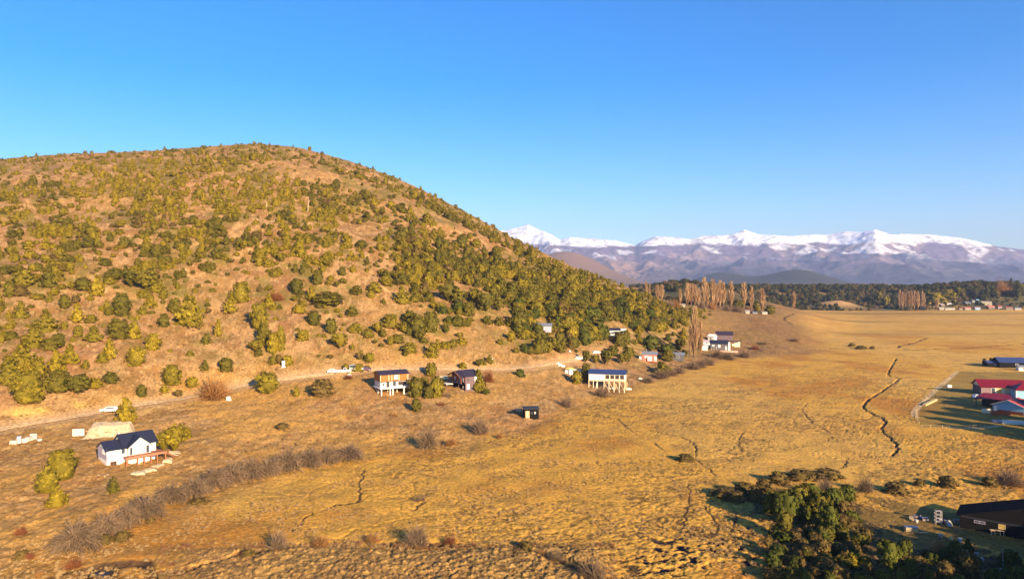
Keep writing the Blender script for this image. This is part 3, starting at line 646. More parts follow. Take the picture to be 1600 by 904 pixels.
for i in range(24): HAND.append((rb.choice(['mound', 'tree']), rb.choice([b_, g_, d_]), rb.uniform(1360, 1600), rb.uniform(880, 925), rb.uniform(18, 36), rb.uniform(16, 34)))
for k, t, u, v, wp, hp in HAND: plant(k, t, u, v, wp, hp)
S_ = [('tree', d_, 272, 705, 46, 44, 'big yellow green bushy tree at the right end of the white house'), ('tree', o_, 256, 706, 34, 36, 'olive tree at the deck stairs of the white house'), ('mound', o_, 291, 684, 16, 18, 'small olive shrub right of the big tree beside the white house'), ('oval', o_, 97, 749, 50, 50, 'large round olive tree on the slope below the building blocks, left of the white house'),
      ('oval', o_, 74, 768, 36, 36, 'mid-sized round tree just below the large round olive tree'), ('mound', y_, 89, 789, 28, 25, 'low yellow green shrub, lowest of the three left of the white house'), ('cone', d_, 177, 770, 20, 29, 'small dark pointed conifer below the white house')]
for k, t, u, v, wp, hp, lb in S_: plant(k, 'yellow' if 'yellow' in lb else t, u, v, wp, hp, lb)
BARE = [('bush', 'orange', 335, 622, 70, 44, 'big rounded orange brown bare tree standing beside the dirt road'), ('bush', 'rust', 764, 597, 24, 25, 'reddish bare bush right of the dark gabled house'), ('bush', 'grey', 668, 698, 48, 38, None), ('bush', 'orange', 705, 694, 28, 13, None),
        ('bush', 'grey', 750, 677, 44, 30, None), ('bush', 'orange', 781, 683, 18, 8, None), ('bush', 'grey', 435, 858, 42, 38, 'grey bare bush, leftmost along the lower ditch'), ('bush', 'orange', 502, 853, 38, 20, 'orange brown low bush second from left along the lower ditch'),
        ('bush', 'orange', 582, 847, 32, 17, 'orange brown low bush between two grey bushes along the ditch'), ('bush', 'grey', 652, 851, 58, 40, 'widest grey bare bush in the middle of the lower ditch'), ('bush', 'rust', 703, 849, 28, 16, 'rust red bush right beside the widest grey ditch bush'),
        ('bush', 'orange', 846, 870, 20, 14, None), ('bush', 'grey', 866, 878, 42, 22, 'low grey bare bush near the right end of the ditch'), ('bush', 'grey', 926, 906, 64, 42, 'grey bare bush at the bottom edge of the photo'), ('mound', 'brown', 823, 858, 26, 14, None), ('bush', 'rust', 33, 835, 22, 17, None), ('bush', 'rust', 46, 873, 20, 13, None), ('mound', 'brown', 34, 872, 24, 13, None),
        ('bush', 'rust', 115, 886, 36, 16, None), ('bush', 'grey', 653, 784, 16, 13, None), ('bush', 'grey', 661, 783, 10, 12, None), ('mound', 'brown', 1071, 719, 24, 11, None), ('bush', 'grey', 940, 620, 38, 22, None), ('bush', 'grey', 884, 636, 32, 22, None),
        ('bush', 'grey', 1290, 775, 38, 36, None), ('bush', 'grey', 1352, 768, 38, 28, None), ('bush', 'grey', 1577, 757, 58, 30, None), ('bush', 'orange', 1460, 878, 38, 38, None), ('bush', 'orange', 1470, 862, 24, 24, None), ('mound', 'brown', 386, 872, 26, 14, None), ('bush', 'rust', 380, 873, 20, 14, None),
        ('bush', 'grey', 1138, 562, 30, 16, None), ('bush', 'grey', 1163, 558, 28, 14, None), ('bush', 'grey', 1108, 570, 30, 16, None), ('bush', 'grey', 1083, 577, 34, 16, None), ('bush', 'grey', 1060, 583, 34, 14, None), ('bush', 'grey', 1034, 590, 34, 15, None), ('bush', 'grey', 1012, 598, 26, 14, None), ('bush', 'rust', 1180, 545, 22, 8, None), ('bush', 'grey', 1240, 533, 24, 6, None), ('bush', 'grey', 1190, 538, 24, 6, None),
        ('bush', 'grey', 1045, 480, 26, 15, None), ('bush', 'orange', 1056, 481, 20, 16, None), ('bush', 'grey', 1096, 482, 20, 16, None), ('bush', 'orange', 1112, 483, 22, 16, None), ('bush', 'grey', 1135, 486, 18, 14, None), ('bush', 'grey', 1152, 488, 22, 16, None), ('tree', 'dark', 1183, 489, 20, 18, None), ('tree', 'dark', 1154, 487, 18, 20, None), ('oval', 'dark', 1203, 490, 16, 14, None), ('bush', 'grey', 1122, 560, 34, 18, None), ('bush', 'grey', 1095, 574, 34, 18, None), ('bush', 'grey', 1048, 587, 34, 16, None), ('bush', 'rust', 690, 634, 20, 8, None), ('bush', 'rust', 545, 592, 20, 9, None), ('bush', 'orange', 614, 650, 18, 6, None), ('mound', 'brown', 1331, 541, 10, 6, None), ('mound', 'brown', 1345, 545, 18, 6, None), ('mound', 'brown', 1363, 545, 8, 5, None), ('bush', 'orange', 60, 900, 20, 12, None),
        ('bush', 'rust', 432, 470, 34, 20, None), ('bush', 'rust', 413, 478, 18, 14, None), ('bush', 'grey', 700, 620, 14, 8, None)]
for k, t, u, v, wp, hp, lb in BARE: plant(k, t, u, v, wp, hp, lb)
WIL = [(118, 862, 86, 56), (168, 838, 54, 50), (200, 824, 46, 42), (226, 812, 62, 48), (268, 789, 54, 40), (306, 777, 50, 42), (334, 765, 48, 40), (362, 756, 46, 40), (392, 750, 46, 40), (418, 745, 44, 40), (450, 738, 50, 40), (486, 730, 46, 36), (512, 724, 36, 32), (545, 720, 54, 34)]
for i, (u, v, wp, hp) in enumerate(WIL):
    wp *= 1.08; hp *= [1.3, 1.15, 1.4, 1.25][i % 4]
    plant('willow', 'grey', u, v, wp, hp, 'bare drooping grey willow, ' + ['first, at the lower left end of the row', 'second from the lower left end of the row', 'third from the lower left end', 'fourth in the row, below the small conifer', 'fifth in the row, standing a little apart', 'sixth in the row, with a pale leaning trunk', 'seventh in the row from the left', 'eighth in the row from the left', 'ninth in the row from the left', 'tenth in the row from the left', 'fifth from the right end of the row', 'third from the right end of the row', 'second from the right end of the row', 'last one at the upper right end of the row'][i], 'row of bare willows on the valley edge')
POP = [(1085, 559, 22, 84), (1094, 559, 16, 66), (1078, 558, 10, 50), (1063, 477, 8, 26), (1074, 477, 12, 36), (1080, 478, 13, 37), (1086, 478, 11, 34), (1092, 478, 8, 30), (1100, 479, 12, 48), (1105, 479, 10, 40), (1114, 479, 12, 46), (1119, 480, 10, 38), (1125, 482, 12, 44), (1130, 482, 12, 42), (1142, 486, 12, 44), (1162, 487, 13, 44), (1174, 484, 11, 38), (1191, 488, 14, 36), (1240, 491, 10, 28),
       (1010, 472, 6, 26), (1015, 472, 5, 23), (1027, 475, 10, 25), (1034, 476, 9, 27)]
for i, (u, v, wp, hp) in enumerate(POP):
    if i > 2: wp *= 1.3
    lb = {0: 'tallest bare pale poplar standing left of the grey house complex', 1: 'slightly shorter bare poplar close behind the tallest one', 2: 'thin short poplar at the left foot of the tallest poplar', 18: 'lone bare poplar at the edge of the far pasture'}.get(i)
    ORD = 'first second third fourth fifth sixth seventh eighth ninth tenth eleventh twelfth thirteenth fourteenth fifteenth'.split()
    if lb is None: lb = (ORD[i - 3] + ' bare pale poplar from the left in the distant row behind the brown spur' if i < 18 else ORD[i - 19] + ' of four small poplars at the far left end of the distant row')
    plant('poplar', 'pink', u, v, wp, hp, lb, 'distant row of bare poplars' if i > 2 else None, xyz=None if i < 3 else (lambda d: ((u - CX) / F * d, d, float(base((u - CX) / F * d, d))))(float(np.interp(u, [1000, 1100, 1200, 1250], [640, 650, 660, 900]))))
for i, (u, v, wp, hp) in enumerate([(1406, 484, 9, 33), (1410, 484, 8, 30), (1414, 484, 9, 28), (1420, 484, 8, 31), (1424, 484, 9, 32), (1429, 484, 9, 32), (1434, 484, 9, 31), (1441, 481, 8, 28), (1444, 481, 7, 24), (1464, 484, 8, 18)]):
    plant('poplar', 'pink', u, v, wp, hp, 'first second third fourth fifth sixth seventh eighth ninth tenth'.split()[i] + ' bare tan poplar from the left in the clump before the far village', 'clump of poplars left of the far village')
for i, (x, y, H, W) in enumerate([(79, 91, 12, 9), (88, 86, 14, 10), (80, 81, 12, 9), (98, 94, 12, 9), (92, 76, 14, 10), (106, 90, 13, 9), (76, 73, 11, 9), (108, 104, 9, 7), (86, 68, 13, 10), (100, 82, 13, 10), (70, 66, 11, 8), (115, 98, 11, 8), (61, 64, 16, 8), (68, 70, 17, 8), (75, 63, 17, 8), (66, 58, 17, 8), (83, 76, 16, 8), (58, 52, 16, 8), (74, 52, 17, 8), (88, 66, 17, 8), (95, 88, 14, 9), (72, 76, 14, 7), (158, 196, 14, 10), (164, 203, 14, 10), (150, 187, 13, 10), (170, 214, 14, 10), (146, 178, 12, 9), (178, 226, 14, 10)]):  # unseen trees added outside the right edge to cast shadows into the view
    plant('tree' if i % 2 else 'oval', 'deep', 1700, 850, W * F / y, H * F / y, ['tall deep green tree outside the right edge, in line with the barn', 'tall deep green tree outside the right edge, in line with the maroon roofed house'][i > 21], 'trees just beyond the right edge of the photo', xyz=(x, y, 0.0))

# ------------------------------------------------------------------ plants: the wooded hillside
DM = {237: '6678877788888899', 262: '5665677634588999', 287: '6789988876745899', 312: '543689888777636999', 337: '6643574336866457999', 362: '55445753765477648999', 387: '556656548754578877799',
      412: '5655543566346788888999', 437: '4434643322346788999988', 462: '4434434422344688889999', 487: '4544442243246565789985', 512: '5543431132344323888876', 537: '6532221121232211355433', 562: '6632221100011100111122', 587: '6631120000000000000000', 612: '3421000000000000000000'}
dk = sorted(DM); DG = np.zeros((len(dk), 24))
for i, k in enumerate(dk):
    s = DM[k]
    for j in range(24): DG[i, j] = int(s[j]) if j < len(s) else int(s[-1])
rs = np.random.RandomState(11); cand = []
N_ = 34000
cu = rs.uniform(-160, 1110, N_); cv_ = rs.uniform(222, 620, N_)
ysil_ = np.interp(cu, [p[0] for p in YS], [p[1] for p in YS])
jj = np.clip(((cu - 25) / 50), 0, 22.99); ik = np.clip((cv_ - 237) / 25, 0, len(dk) - 1.01)
j0 = jj.astype(int); i0 = ik.astype(int); fj = jj - j0; fi = ik - i0
den = (DG[i0, j0] * (1 - fj) + DG[i0, j0 + 1] * fj) * (1 - fi) + (DG[i0 + 1, j0] * (1 - fj) + DG[i0 + 1, j0 + 1] * fj) * fi
den = den + 5.0 * (fbm(cu / 34, cv_ / 20, 3, 201) - 0.5) * 2
strip = cv_ - ysil_; den = np.where((strip < 24) & (cu > 330), 10.0, den); den = np.where((strip < 13), 10.0, den); den = np.where((strip > 27) & (strip < 44) & (cu > 470) & (cu < 860), den * .25, den)
keep = (cv_ > ysil_ + 1) & (rs.rand(N_) < np.clip(den / 9.0, 0, 1) ** 1.5 * np.interp(cv_, [222, 400, 520, 620], [.85, .55, .34, .16]) * (1 + 1.9 * sst(560, 820, cu) * sst(380, 440, cv_)) * np.where(((strip < 24) & (cu > 330)) | (strip < 12), 2.6, 1.0) * np.where(cu < 620, np.interp(cv_, [380, 460], [1, .55]), 1.0))
# keep clear of the houses and the lawnish slope round them
for (a, b, c, d) in [(934, 504, 978, 526), (830, 498, 862, 520), (998, 548, 1032, 600), (1044, 550, 1120, 600), (870, 551, 1000, 640), (1074, 500, 1200, 600)]:
    keep &= ~((cu > a) & (cu < c) & (cv_ > b) & (cv_ < d))
hx = np.array([h_[2] for h_ in HAND]); hy = np.array([h_[3] for h_ in HAND]); hw = np.array([h_[4] for h_ in HAND])
idx = np.nonzero(keep)[0]
sc = []
for i in idx:
    u, v = cu[i], cv_[i]
    if v > 435 and np.any((np.abs(hx - u) < hw * .6) & (np.abs(hy - 10 - v) < 16)): continue
    x, y, z = at(u, v)
    if y > 760 or y < 165: continue
    S = float(np.clip(rs.lognormal(1.12, .42), 1.2, 7.2))
    if v < 300: S *= .85
    S *= 1 + .35 * float(sst(600, 850, u) * sst(400, 460, v))
    if u < 620: S *= .8
    if v < float(np.interp(u, [p[0] for p in YS], [p[1] for p in YS])) + 16: S = min(S * .8, 3.0)
    sc.append([x, y, z, S, u, v, S * F / y])
NBACK = 150
for i in range(NBACK):     # the far slope just behind the crest
    u = rs.uniform(-100, 960); d = float(_d1(u)) + rs.uniform(3, 60); x = (u - CX) / F * d; sc.append([x, d, float(base(x, d)), rs.uniform(2.2, 4.2), u, float(np.interp(u, [p[0] for p in YS], [p[1] for p in YS])), 4])
print('hillside plants', len(sc))
def tone_kind(u, v):
    yb = vn(np.array(u / 26), np.array(v / 16), 301); kb = rs.rand()
    young = 250 < v < 335 and 100 < u < 470
    right = sst(600, 900, u) * sst(330, 430, v)
    if young: tone = y_ if kb < .72 else o_
    elif v < np.interp(u, [p[0] for p in YS], [p[1] for p in YS]) + 34: tone = o_ if kb < .6 else y_ if kb < .72 else d_
    elif rs.rand() < right * .65: tone = g_ if (v > 480 and kb < .5) else d_ if kb < .72 else o_
    elif yb > .58: tone = d_ if kb < .7 else o_
    elif yb < .38: tone = y_ if kb < .65 else o_
    else: tone = [o_, o_, d_, y_, b_][int(kb * 5)]
    kk = rs.rand()
    kind = ('cone' if kk < .28 else 'oval' if kk < .5 else 'mound') if tone == y_ else ('cone' if kk < .12 else 'oval' if kk < .3 else 'mound' if kk < .75 else 'tree')
    return kind, tone
sc = [s + list(tone_kind(s[4], s[5])) for s in sc]
ndone = {}
for k in HAND: ndone[k[0]] = ndone.get(k[0], 0) + 1
sc.sort(key=lambda s: -s[6])
stuff = {}
for s in sc:
    x, y, z, S, u, v, px, kind, tone = s
    asp = {'cone': 1.25, 'oval': 1.0, 'mound': .62, 'tree': .8}[kind] * rs.uniform(.85, 1.2)
    lim = 290
    if ndone.get(kind, 0) < lim:
        ndone[kind] = ndone.get(kind, 0) + 1
        plant(kind, tone, u, v, px, px * asp, xyz=(x, y, z), simple=px < 17)
    else: stuff.setdefault(kind, []).append((x, y, z - .1, S, S * asp, rs.uniform(0, 6.28), tone))
print({k: len(v) for k, v in stuff.items()})

def scatter(name, pts, protos, mesh_name='plants'):
    """pts: (x, y, z, sx, sz, rot, proto index)"""
    a = np.array([p[:7] for p in pts], float)
    me = bpy.data.meshes.new(name); me.vertices.add(len(a)); me.vertices.foreach_set('co', a[:, :3].astype(np.float32).ravel())
    t = me.attributes.new('scl', 'FLOAT_VECTOR', 'POINT'); t.data.foreach_set('vector', np.c_[a[:, 3], a[:, 3], a[:, 4]].astype(np.float32).ravel())
    t = me.attributes.new('rot', 'FLOAT_VECTOR', 'POINT'); t.data.foreach_set('vector', np.c_[a[:, 5] * 0, a[:, 5] * 0, a[:, 5]].astype(np.float32).ravel())
    t = me.attributes.new('pi', 'INT', 'POINT'); t.data.foreach_set('value', a[:, 6].astype(np.int32))
    o = link(name, me); md = o.modifiers.new('scatter', 'NODES'); ng = bpy.data.node_groups.new(name, 'GeometryNodeTree'); md.node_group = ng
    ng.interface.new_socket('Geometry', in_out='INPUT', socket_type='NodeSocketGeometry'); ng.interface.new_socket('Geometry', in_out='OUTPUT', socket_type='NodeSocketGeometry')
    N = ng.nodes; L = ng.links; gi_ = N.new('NodeGroupInput'); go = N.new('NodeGroupOutput'); j = N.new('GeometryNodeJoinGeometry')
    def na(n, ty):
        q = N.new('GeometryNodeInputNamedAttribute'); q.data_type = ty; q.inputs['Name'].default_value = n; return q
    sc_, ro_, pi_ = na('scl', 'FLOAT_VECTOR'), na('rot', 'FLOAT_VECTOR'), na('pi', 'INT')
    for i, pr in enumerate(protos):
        c = N.new('FunctionNodeCompare'); c.data_type = 'INT'; c.operation = 'EQUAL'; L.new(pi_.outputs['Attribute'], c.inputs[2]); c.inputs[3].default_value = i
        ob = N.new('GeometryNodeObjectInfo'); ob.inputs['Object'].default_value = pr; ob.inputs['As Instance'].default_value = True
        ip = N.new('GeometryNodeInstanceOnPoints'); L.new(gi_.outputs[0], ip.inputs['Points']); L.new(c.outputs[0], ip.inputs['Selection']); L.new(ob.outputs['Geometry'], ip.inputs['Instance'])
        L.new(ro_.outputs['Attribute'], ip.inputs['Rotation']); L.new(sc_.outputs['Attribute'], ip.inputs['Scale']); L.new(ip.outputs[0], j.inputs[0])
    L.new(j.outputs[0], go.inputs[0]); return o
def find_proto(kind, tone, var):
    me = get_mesh(kind, tone, var)
    for o in C.objects:
        if o.data is me: return o
    # a first plant of that look, so that the scatter can repeat it
    u, v = {'far': (1290 + 7 * var, 470), }.get(tone, (640 + 9 * var, 420 + 5 * len(_mc) % 40)); e_ = plant(kind, tone, u, v, 12, 11, var=var)
    return [c for c in e_.children if c.data is me][0]
for kind, pts in stuff.items():
    pr = []; key = {}
    for t in sorted({p[6] for p in pts}):
        for var in range(2): key[(t, var)] = len(pr); pr.append(find_proto(kind, t, var))
    pp = [p[:6] + (key[(p[6], rs.randint(2))],) for p in pts]
    tag(scatter({'cone': 'small_conifers', 'oval': 'small_evergreens', 'mound': 'hillside_shrubs', 'tree': 'hillside_thicket'}[kind], pp, pr),
        {'cone': 'mass of small far conifers dotting the upper hillside', 'oval': 'mass of small rounded evergreens dotting the upper hillside', 'mound': 'mass of low olive shrubs covering the upper hillside', 'tree': 'mass of small bushy trees thick on the upper hillside'}[kind], 'vegetation', kind='stuff')
# dry tussocks and twiggy tufts of the slope and the rough ground at the bottom
tuft = []
for i in range(12000):
    u = rs.uniform(-60, 1250); v = rs.uniform(470, 760)
    if rs.rand() < .42: u = rs.uniform(250, 960); v = rs.uniform(850, 925)
    elif v > float(np.interp(u, [0, 300, 560, 870, 1000, 1100, 1250], [900, 780, 705, 640, 600, 570, 550])): continue
    x, y, z = at(u, v); S = rs.uniform(.35, 1.1) * (1.0 if rs.rand() < .85 else 1.6)
    if seg_dist(np.array([x]), np.array([y]), road_ln[::3])[0] < 3.2: continue
    tuft.append((x, y, z - .05, S, S * rs.uniform(.35, .7), rs.uniform(0, 6.28), rs.randint(3)))
TM = {'t0': leaf_mat('tuft_straw', (0.40, 0.25, 0.10), (0.50, 0.33, 0.15)), 't1': leaf_mat('tuft_brown', (0.22, 0.13, 0.05), (0.30, 0.18, 0.07)), 't2': leaf_mat('tuft_rust', (0.24, 0.11, 0.05), (0.30, 0.15, 0.07))}
pr = []
for i, (k, m_) in enumerate(TM.items()):
    me = strands_mesh('dry_tussock', m_, 400 + i, 'bush', 90, .022); o = link('dry_tussock', me); x, y, z = at(500 + 60 * i, 668 - 8 * i); o.location = (x, y, z); o.scale = (1.1, 1.1, .7)
    tag(o, ['lone straw coloured grass tussock on the open slope', 'brown grass tussock on the open slope below the timber house', 'rust coloured tussock on the open slope, rightmost of three'][i], 'tussock'); pr.append(o)
for i in range(26000):
    v = 560 + 350 * rs.rand() ** .8; u = rs.uniform(-30, 1630); yv = 46200 / (v - 440); xv = (u - CX) / F * yv
    if yv > float(np.interp(u, US, D0)) + 6 or u > 1430 and v < 670: continue
    if fbm(np.array(xv / 9), np.array(yv / 7), 2, 611) < .46: continue
    S = rs.uniform(.3, .85); tuft.append((xv, yv, float(base(xv, yv)) - .12, S * 1.3, S * rs.uniform(.5, .8), rs.uniform(0, 6.28), 0 if rs.rand() < .8 else 1))
tag(scatter('dry_tussocks', tuft, pr), 'dry grass tussocks strewn over the slope and the rough mound', 'grass', kind='stuff')

# far woods behind the valley
far_pts = []; fp = [find_proto('tree', 'far', 0), find_proto('oval', 'far', 1), find_proto('mound', 'brown', 0), find_proto('bush', 'grey', 0)]
for i in range(15000):
    y = 665 + 1500 * rs.rand() ** 1.6; u = rs.uniform(985, 1760); x = (u - CX) / F * y
    edge = np.interp(u, [985, 1010, 1100, 1190, 1215, 1330, 1425, 1435, 1760], [670, 680, 685, 700, 1005, 1008, 1008, 1022, 1022])
    if y < edge: continue
    if u < 1110 and y < 1000 and fbm(np.array(x / 60), np.array(y / 60), 2, 401) < .36: continue
    dn = fbm(np.array(x / 90), np.array(y / 160), 3, 403)
    if dn < .33 or math.hypot((x - 490) / 24, (y - 1058) / 22) < 1: continue
    S = rs.uniform(5, 10) if y > 1080 else rs.uniform(3, 5) if u > 1430 else rs.uniform(4, 7.5)
    far_pts.append((x, y, float(base(x, y)) - .3, S, S * rs.uniform(.7, 1.05), rs.uniform(0, 6.28), 0 if rs.rand() < .42 else 1 if rs.rand() < .5 else 2 if rs.rand() < .6 else 3))
tag(scatter('far_woods', far_pts, fp), 'dark woods closing the valley behind the pasture', 'woods', kind='stuff')
# ------------------------------------------------------------------ buildings
def P(name, c, r=.7, **k): return mat(name, c, r, k.pop('var', .06), k.pop('scale', 1.2), **k)
white = P('white_paint', (.70, .66, .60)); lilac = P('lilac_panel', (.40, .33, .40)); navy = P('navy_sheet_roof', (.016, .019, .042), .6); glass = P('window_glass', (.05, .06, .08), .08, spec=.6)
curt = P('pale_blind', (.80, .76, .66)); red_wood = P('red_wood', (.30, .10, .05), .75); orange_wood = P('orange_timber', (.33, .12, .026), .7, var=.14, scale=3); dk_roof = P('dark_roof', (.035, .025, .040), .5)
blackw = P('black_boards', (.011, .010, .011), .9, spec=.05); plum = P('plum_boards', (.13, .085, .095), .75, var=.1, scale=3); frame_dk = P('dark_frame', (.03, .03, .035), .5); blue_roof = P('blue_roof', (.035, .052, .14), .45)
cream = P('cream_board', (.72, .62, .45)); timber = P('raw_timber', (.60, .42, .22)); pale_board = P('pale_panel', (.66, .58, .52)); grey_w = P('grey_wall', (.10, .09, .095)); maroon = P('maroon_roof', (.15, .008, .016), .45); sky_blue = P('light_blue_wall', (.22, .42, .55)); red_roof = P('red_roof', (.38, .035, .02), .5)
stone = mat('pale_stone', (.44, .33, .20), .95, .16, 1.6, bump=.1, col2=(.36, .26, .16)); concrete = P('concrete', (.48, .43, .38), .9, var=.1); yellow_s = P('yellow_lumber', (.66, .44, .13)); pinkw = P('pink_wall', (.60, .16, .12)); tyre = P('tyre', (.02, .02, .02), .9); tarp = P('blue_tarp', (.04, .07, .22), .5)
dkred = P('rusty_red_boards', (.20, .05, .025)); greyroof = P('grey_sheet_roof', (.17, .18, .22), .5); inner = P('dark_interior', (.05, .03, .03), .9); rustm = P('rust_metal', (.22, .09, .05)); hay = P('hay_bales', (.48, .34, .17), .95, var=.15, scale=3)

def root(name, label, cat, u, v, yaw, group=None, dz=0.0):
    x, y, z = at(u, v); return empty(name, (x, y, z + dz), math.radians(yaw), label, cat, group)
def bx(name, m, par, *a, label=None):
    o = MB().box(*a).build(name, m, par); 
    if label: o['label'] = label
    return o
def window(par, face, a, b, z0, z1, at_, glassm=glass, fr=white, mull=1, t=.06):
    """face '-y' / '-x' / '+x': window spans a..b on the wall plane at_, frame proud of the wall; one pane per light"""
    n = MB(); w_ = .08
    def put(mb, p0, p1, q0, q1, d0, d1):
        if face == '-y': mb.box(p0, p1, at_ - d1, at_ - d0, q0, q1)
        elif face == '-x': mb.box(at_ - d1, at_ - d0, p0, p1, q0, q1)
        else: mb.box(at_ + d0, at_ + d1, p0, p1, q0, q1)
    put(n, a, b, z0, z0 + w_, 0.002, t); put(n, a, b, z1 - w_, z1, 0.002, t); put(n, a, a + w_, z0 + w_, z1 - w_, 0.002, t); put(n, b - w_, b, z0 + w_, z1 - w_, 0.002, t)
    for i in range(1, mull): c = a + (b - a) * i / mull; put(n, c - w_ / 2, c + w_ / 2, z0 + w_, z1 - w_, 0.002, t)
    f = n.build('window', fr, par)
    for i in range(mull):
        p = MB(); c0 = a + (b - a) * i / mull + w_ * .6; c1 = a + (b - a) * (i + 1) / mull - w_ * .6; put(p, c0, c1, z0 + w_, z1 - w_, 0.004, t * .5); p.build('pane', glassm, f)
    return f
def door(par, face, a, b, z0, z1, at_, m, hm=frame_dk):
    n = MB()
    def put(mb, p0, p1, q0, q1, d0, d1):
        if face == '-y': mb.box(p0, p1, at_ - d1, at_ - d0, q0, q1)
        else: mb.box(at_ - d1, at_ - d0, p0, p1, q0, q1)
    put(n, a, b, z0, z1, .002, .05); d = n.build('door', m, par); h_ = MB(); put(h_, b - .18, b - .1, (z0 + z1) / 2 - .05, (z0 + z1) / 2 + .05, .05, .1); h_.build('handle', hm, d); return d
def gable_x(par, x0, x1, y0, y1, ze, zr, wm, rm, z0=0, over=.35, t=.12, yr=None, name='wall'):
    """walls and a gable roof whose ridge runs along x"""
    ym_ = (y0 + y1) / 2 if yr is None else yr
    b = MB(); b.prism([(y0, z0), (y1, z0), (y1, ze), (ym_, zr), (y0, ze)], 'x', x0, x1); wl = b.build(name, wm, par)
    r_ = MB(); s0 = (zr - ze) / (ym_ - y0); s1 = (zr - ze) / (y1 - ym_); e = .02
    r_.slab((x0 - over, y0 - over, ze - s0 * over + t + e), (x1 + over, y0 - over, ze - s0 * over + t + e), (x1 + over, ym_, zr + t + e), (x0 - over, ym_, zr + t + e), t)
    r_.slab((x0 - over, ym_, zr + t + e), (x1 + over, ym_, zr + t + e), (x1 + over, y1 + over, ze - s1 * over + t + e), (x0 - over, y1 + over, ze - s1 * over + t + e), t)
    return wl, r_.build('roof', rm, par)
def gable_y(par, x0, x1, y0, y1, ze, zr, wm, rm, z0=0, over=.35, t=.12, name='wall'):
    xm = (x0 + x1) / 2; b = MB(); b.prism([(x0, z0), (x1, z0), (x1, ze), (xm, zr), (x0, ze)], 'y', y0, y1); wl = b.build(name, wm, par)
    r_ = MB(); s = (zr - ze) / (xm - x0); e = .02
    r_.slab((x0 - over, y1 + over, ze - s * over + t + e), (x0 - over, y0 - over, ze - s * over + t + e), (xm, y0 - over, zr + t + e), (xm, y1 + over, zr + t + e), t)
    r_.slab((xm, y1 + over, zr + t + e), (xm, y0 - over, zr + t + e), (x1 + over, y0 - over, ze - s * over + t + e), (x1 + over, y1 + over, ze - s * over + t + e), t)
    return wl, r_.build('roof', rm, par)
def posts(par, xs, ys, z0, z1, w_, m, name='post'):
    for x in xs:
        for y in ys: MB().box(x - w_ / 2, x + w_ / 2, y - w_ / 2, y + w_ / 2, z0, z1).build(name, m, par)
def siding(par, face, a, b, z0, z1, at_, m, step=.3):
    n = MB(); z = z0
    while z < z1 - .05:
        zz = min(z + step - .03, z1)
        if face == '-y': n.box(a, b, at_ - .035, at_ - .003, z, zz)
        else: n.box(at_ - .035, at_ - .003, a, b, z, zz)
        z += step
    o = n.build('siding', m, par); o['kind'] = 'stuff'; return o

# white house with the navy roof
h = root('white_house', 'white house with navy roof and red timber deck on the lower left slope', 'house', 167, 731, 47)
h.scale = (.80, .85, .88)
gable_x(h, 0, 4.2, 0, 6.4, 4.3, 5.9, white, navy, z0=-1.5, over=.5, name='left_wing')
gable_x(h, 4.22, 12.6, .4, 7.4, 4.7, 7.0, white, navy, z0=-1.5, over=.45)
gable_y(h, 5.0, 10.6, -1.2, 3.6, 4.5, 6.6, white, navy, z0=-.6, over=.45, name='gable_wing')
bx('band', lilac, h, 0.0, 3.2, -.06, -.003, 1.9, 3.1); bx('band', lilac, h, -.06, -.003, 0.1, 6.7, 1.9, 4.6)  # second band paints the end wall's lavender shade into its colour
window(h, '-x', 1.2, 3.0, 3.0, 4.3, -.06, curt, white, 2); window(h, '-y', .5, 2.6, 3.15, 4.35, -.06, curt, white, 2); window(h, '-y', .8, 2.4, .2, 1.4, -.0, inner, red_wood, 2)
window(h, '-x', -.8, -.1, 2.9, 4.2, 5.0, glass, white, 1); window(h, '-y', 3.5, 4.5, 2.8, 4.2, 0, glass, white, 1)
door(h, '-y', 5.3, 5.9, 2.45, 4.3, -1.2, glass); window(h, '-y', 6.2, 8.0, 2.45, 4.3, -1.2, curt, frame_dk, 1); window(h, '-y', 8.1, 9.3, 2.45, 4.3, -1.2, curt, frame_dk, 1); door(h, '-y', 9.45, 10.2, 2.45, 4.3, -1.2, glass)
dk_ = bx('deck', red_wood, h, 3.6, 14.0, -3.2, -1.22, 2.15, 2.38); bx('fascia', P('deck_red', (.36, .13, .07)), dk_, 3.55, 14.05, -3.28, -3.21, 1.95, 2.45); bx('deck_wing', red_wood, dk_, 10.62, 14.0, -1.2, .8, 2.14, 2.37)
posts(h, (3.8, 6.6, 8.3, 10.0, 11.6, 13.8), (-3.05,), -2.2, 2.14, .26, red_wood); posts(h, (5.6, 7.4, 9.2), (-1.5,), -2, 2.14, .45, white, 'pillar')
st = MB()
for i in range(9): st.box(14.05 + i * .3, 14.4 + i * .3, -2.6, -1.4, 2.1 - i * .24, 2.2 - i * .24)
st.build('stairs', red_wood, h); r_ = MB(); r_.bar((14.05, -2.65, 2.1), (16.7, -2.65, 0), .1); r_.bar((14.05, -1.35, 2.1), (16.7, -1.35, 0), .1); r_.build('stringer', red_wood, h)
bx('chimney', concrete, h, 4.0, 4.5, 3.9, 4.4, 6.2, 7.6); bx('foundation', stone, h, 1.0, 9.5, -.9, -.02, -2.0, .2)

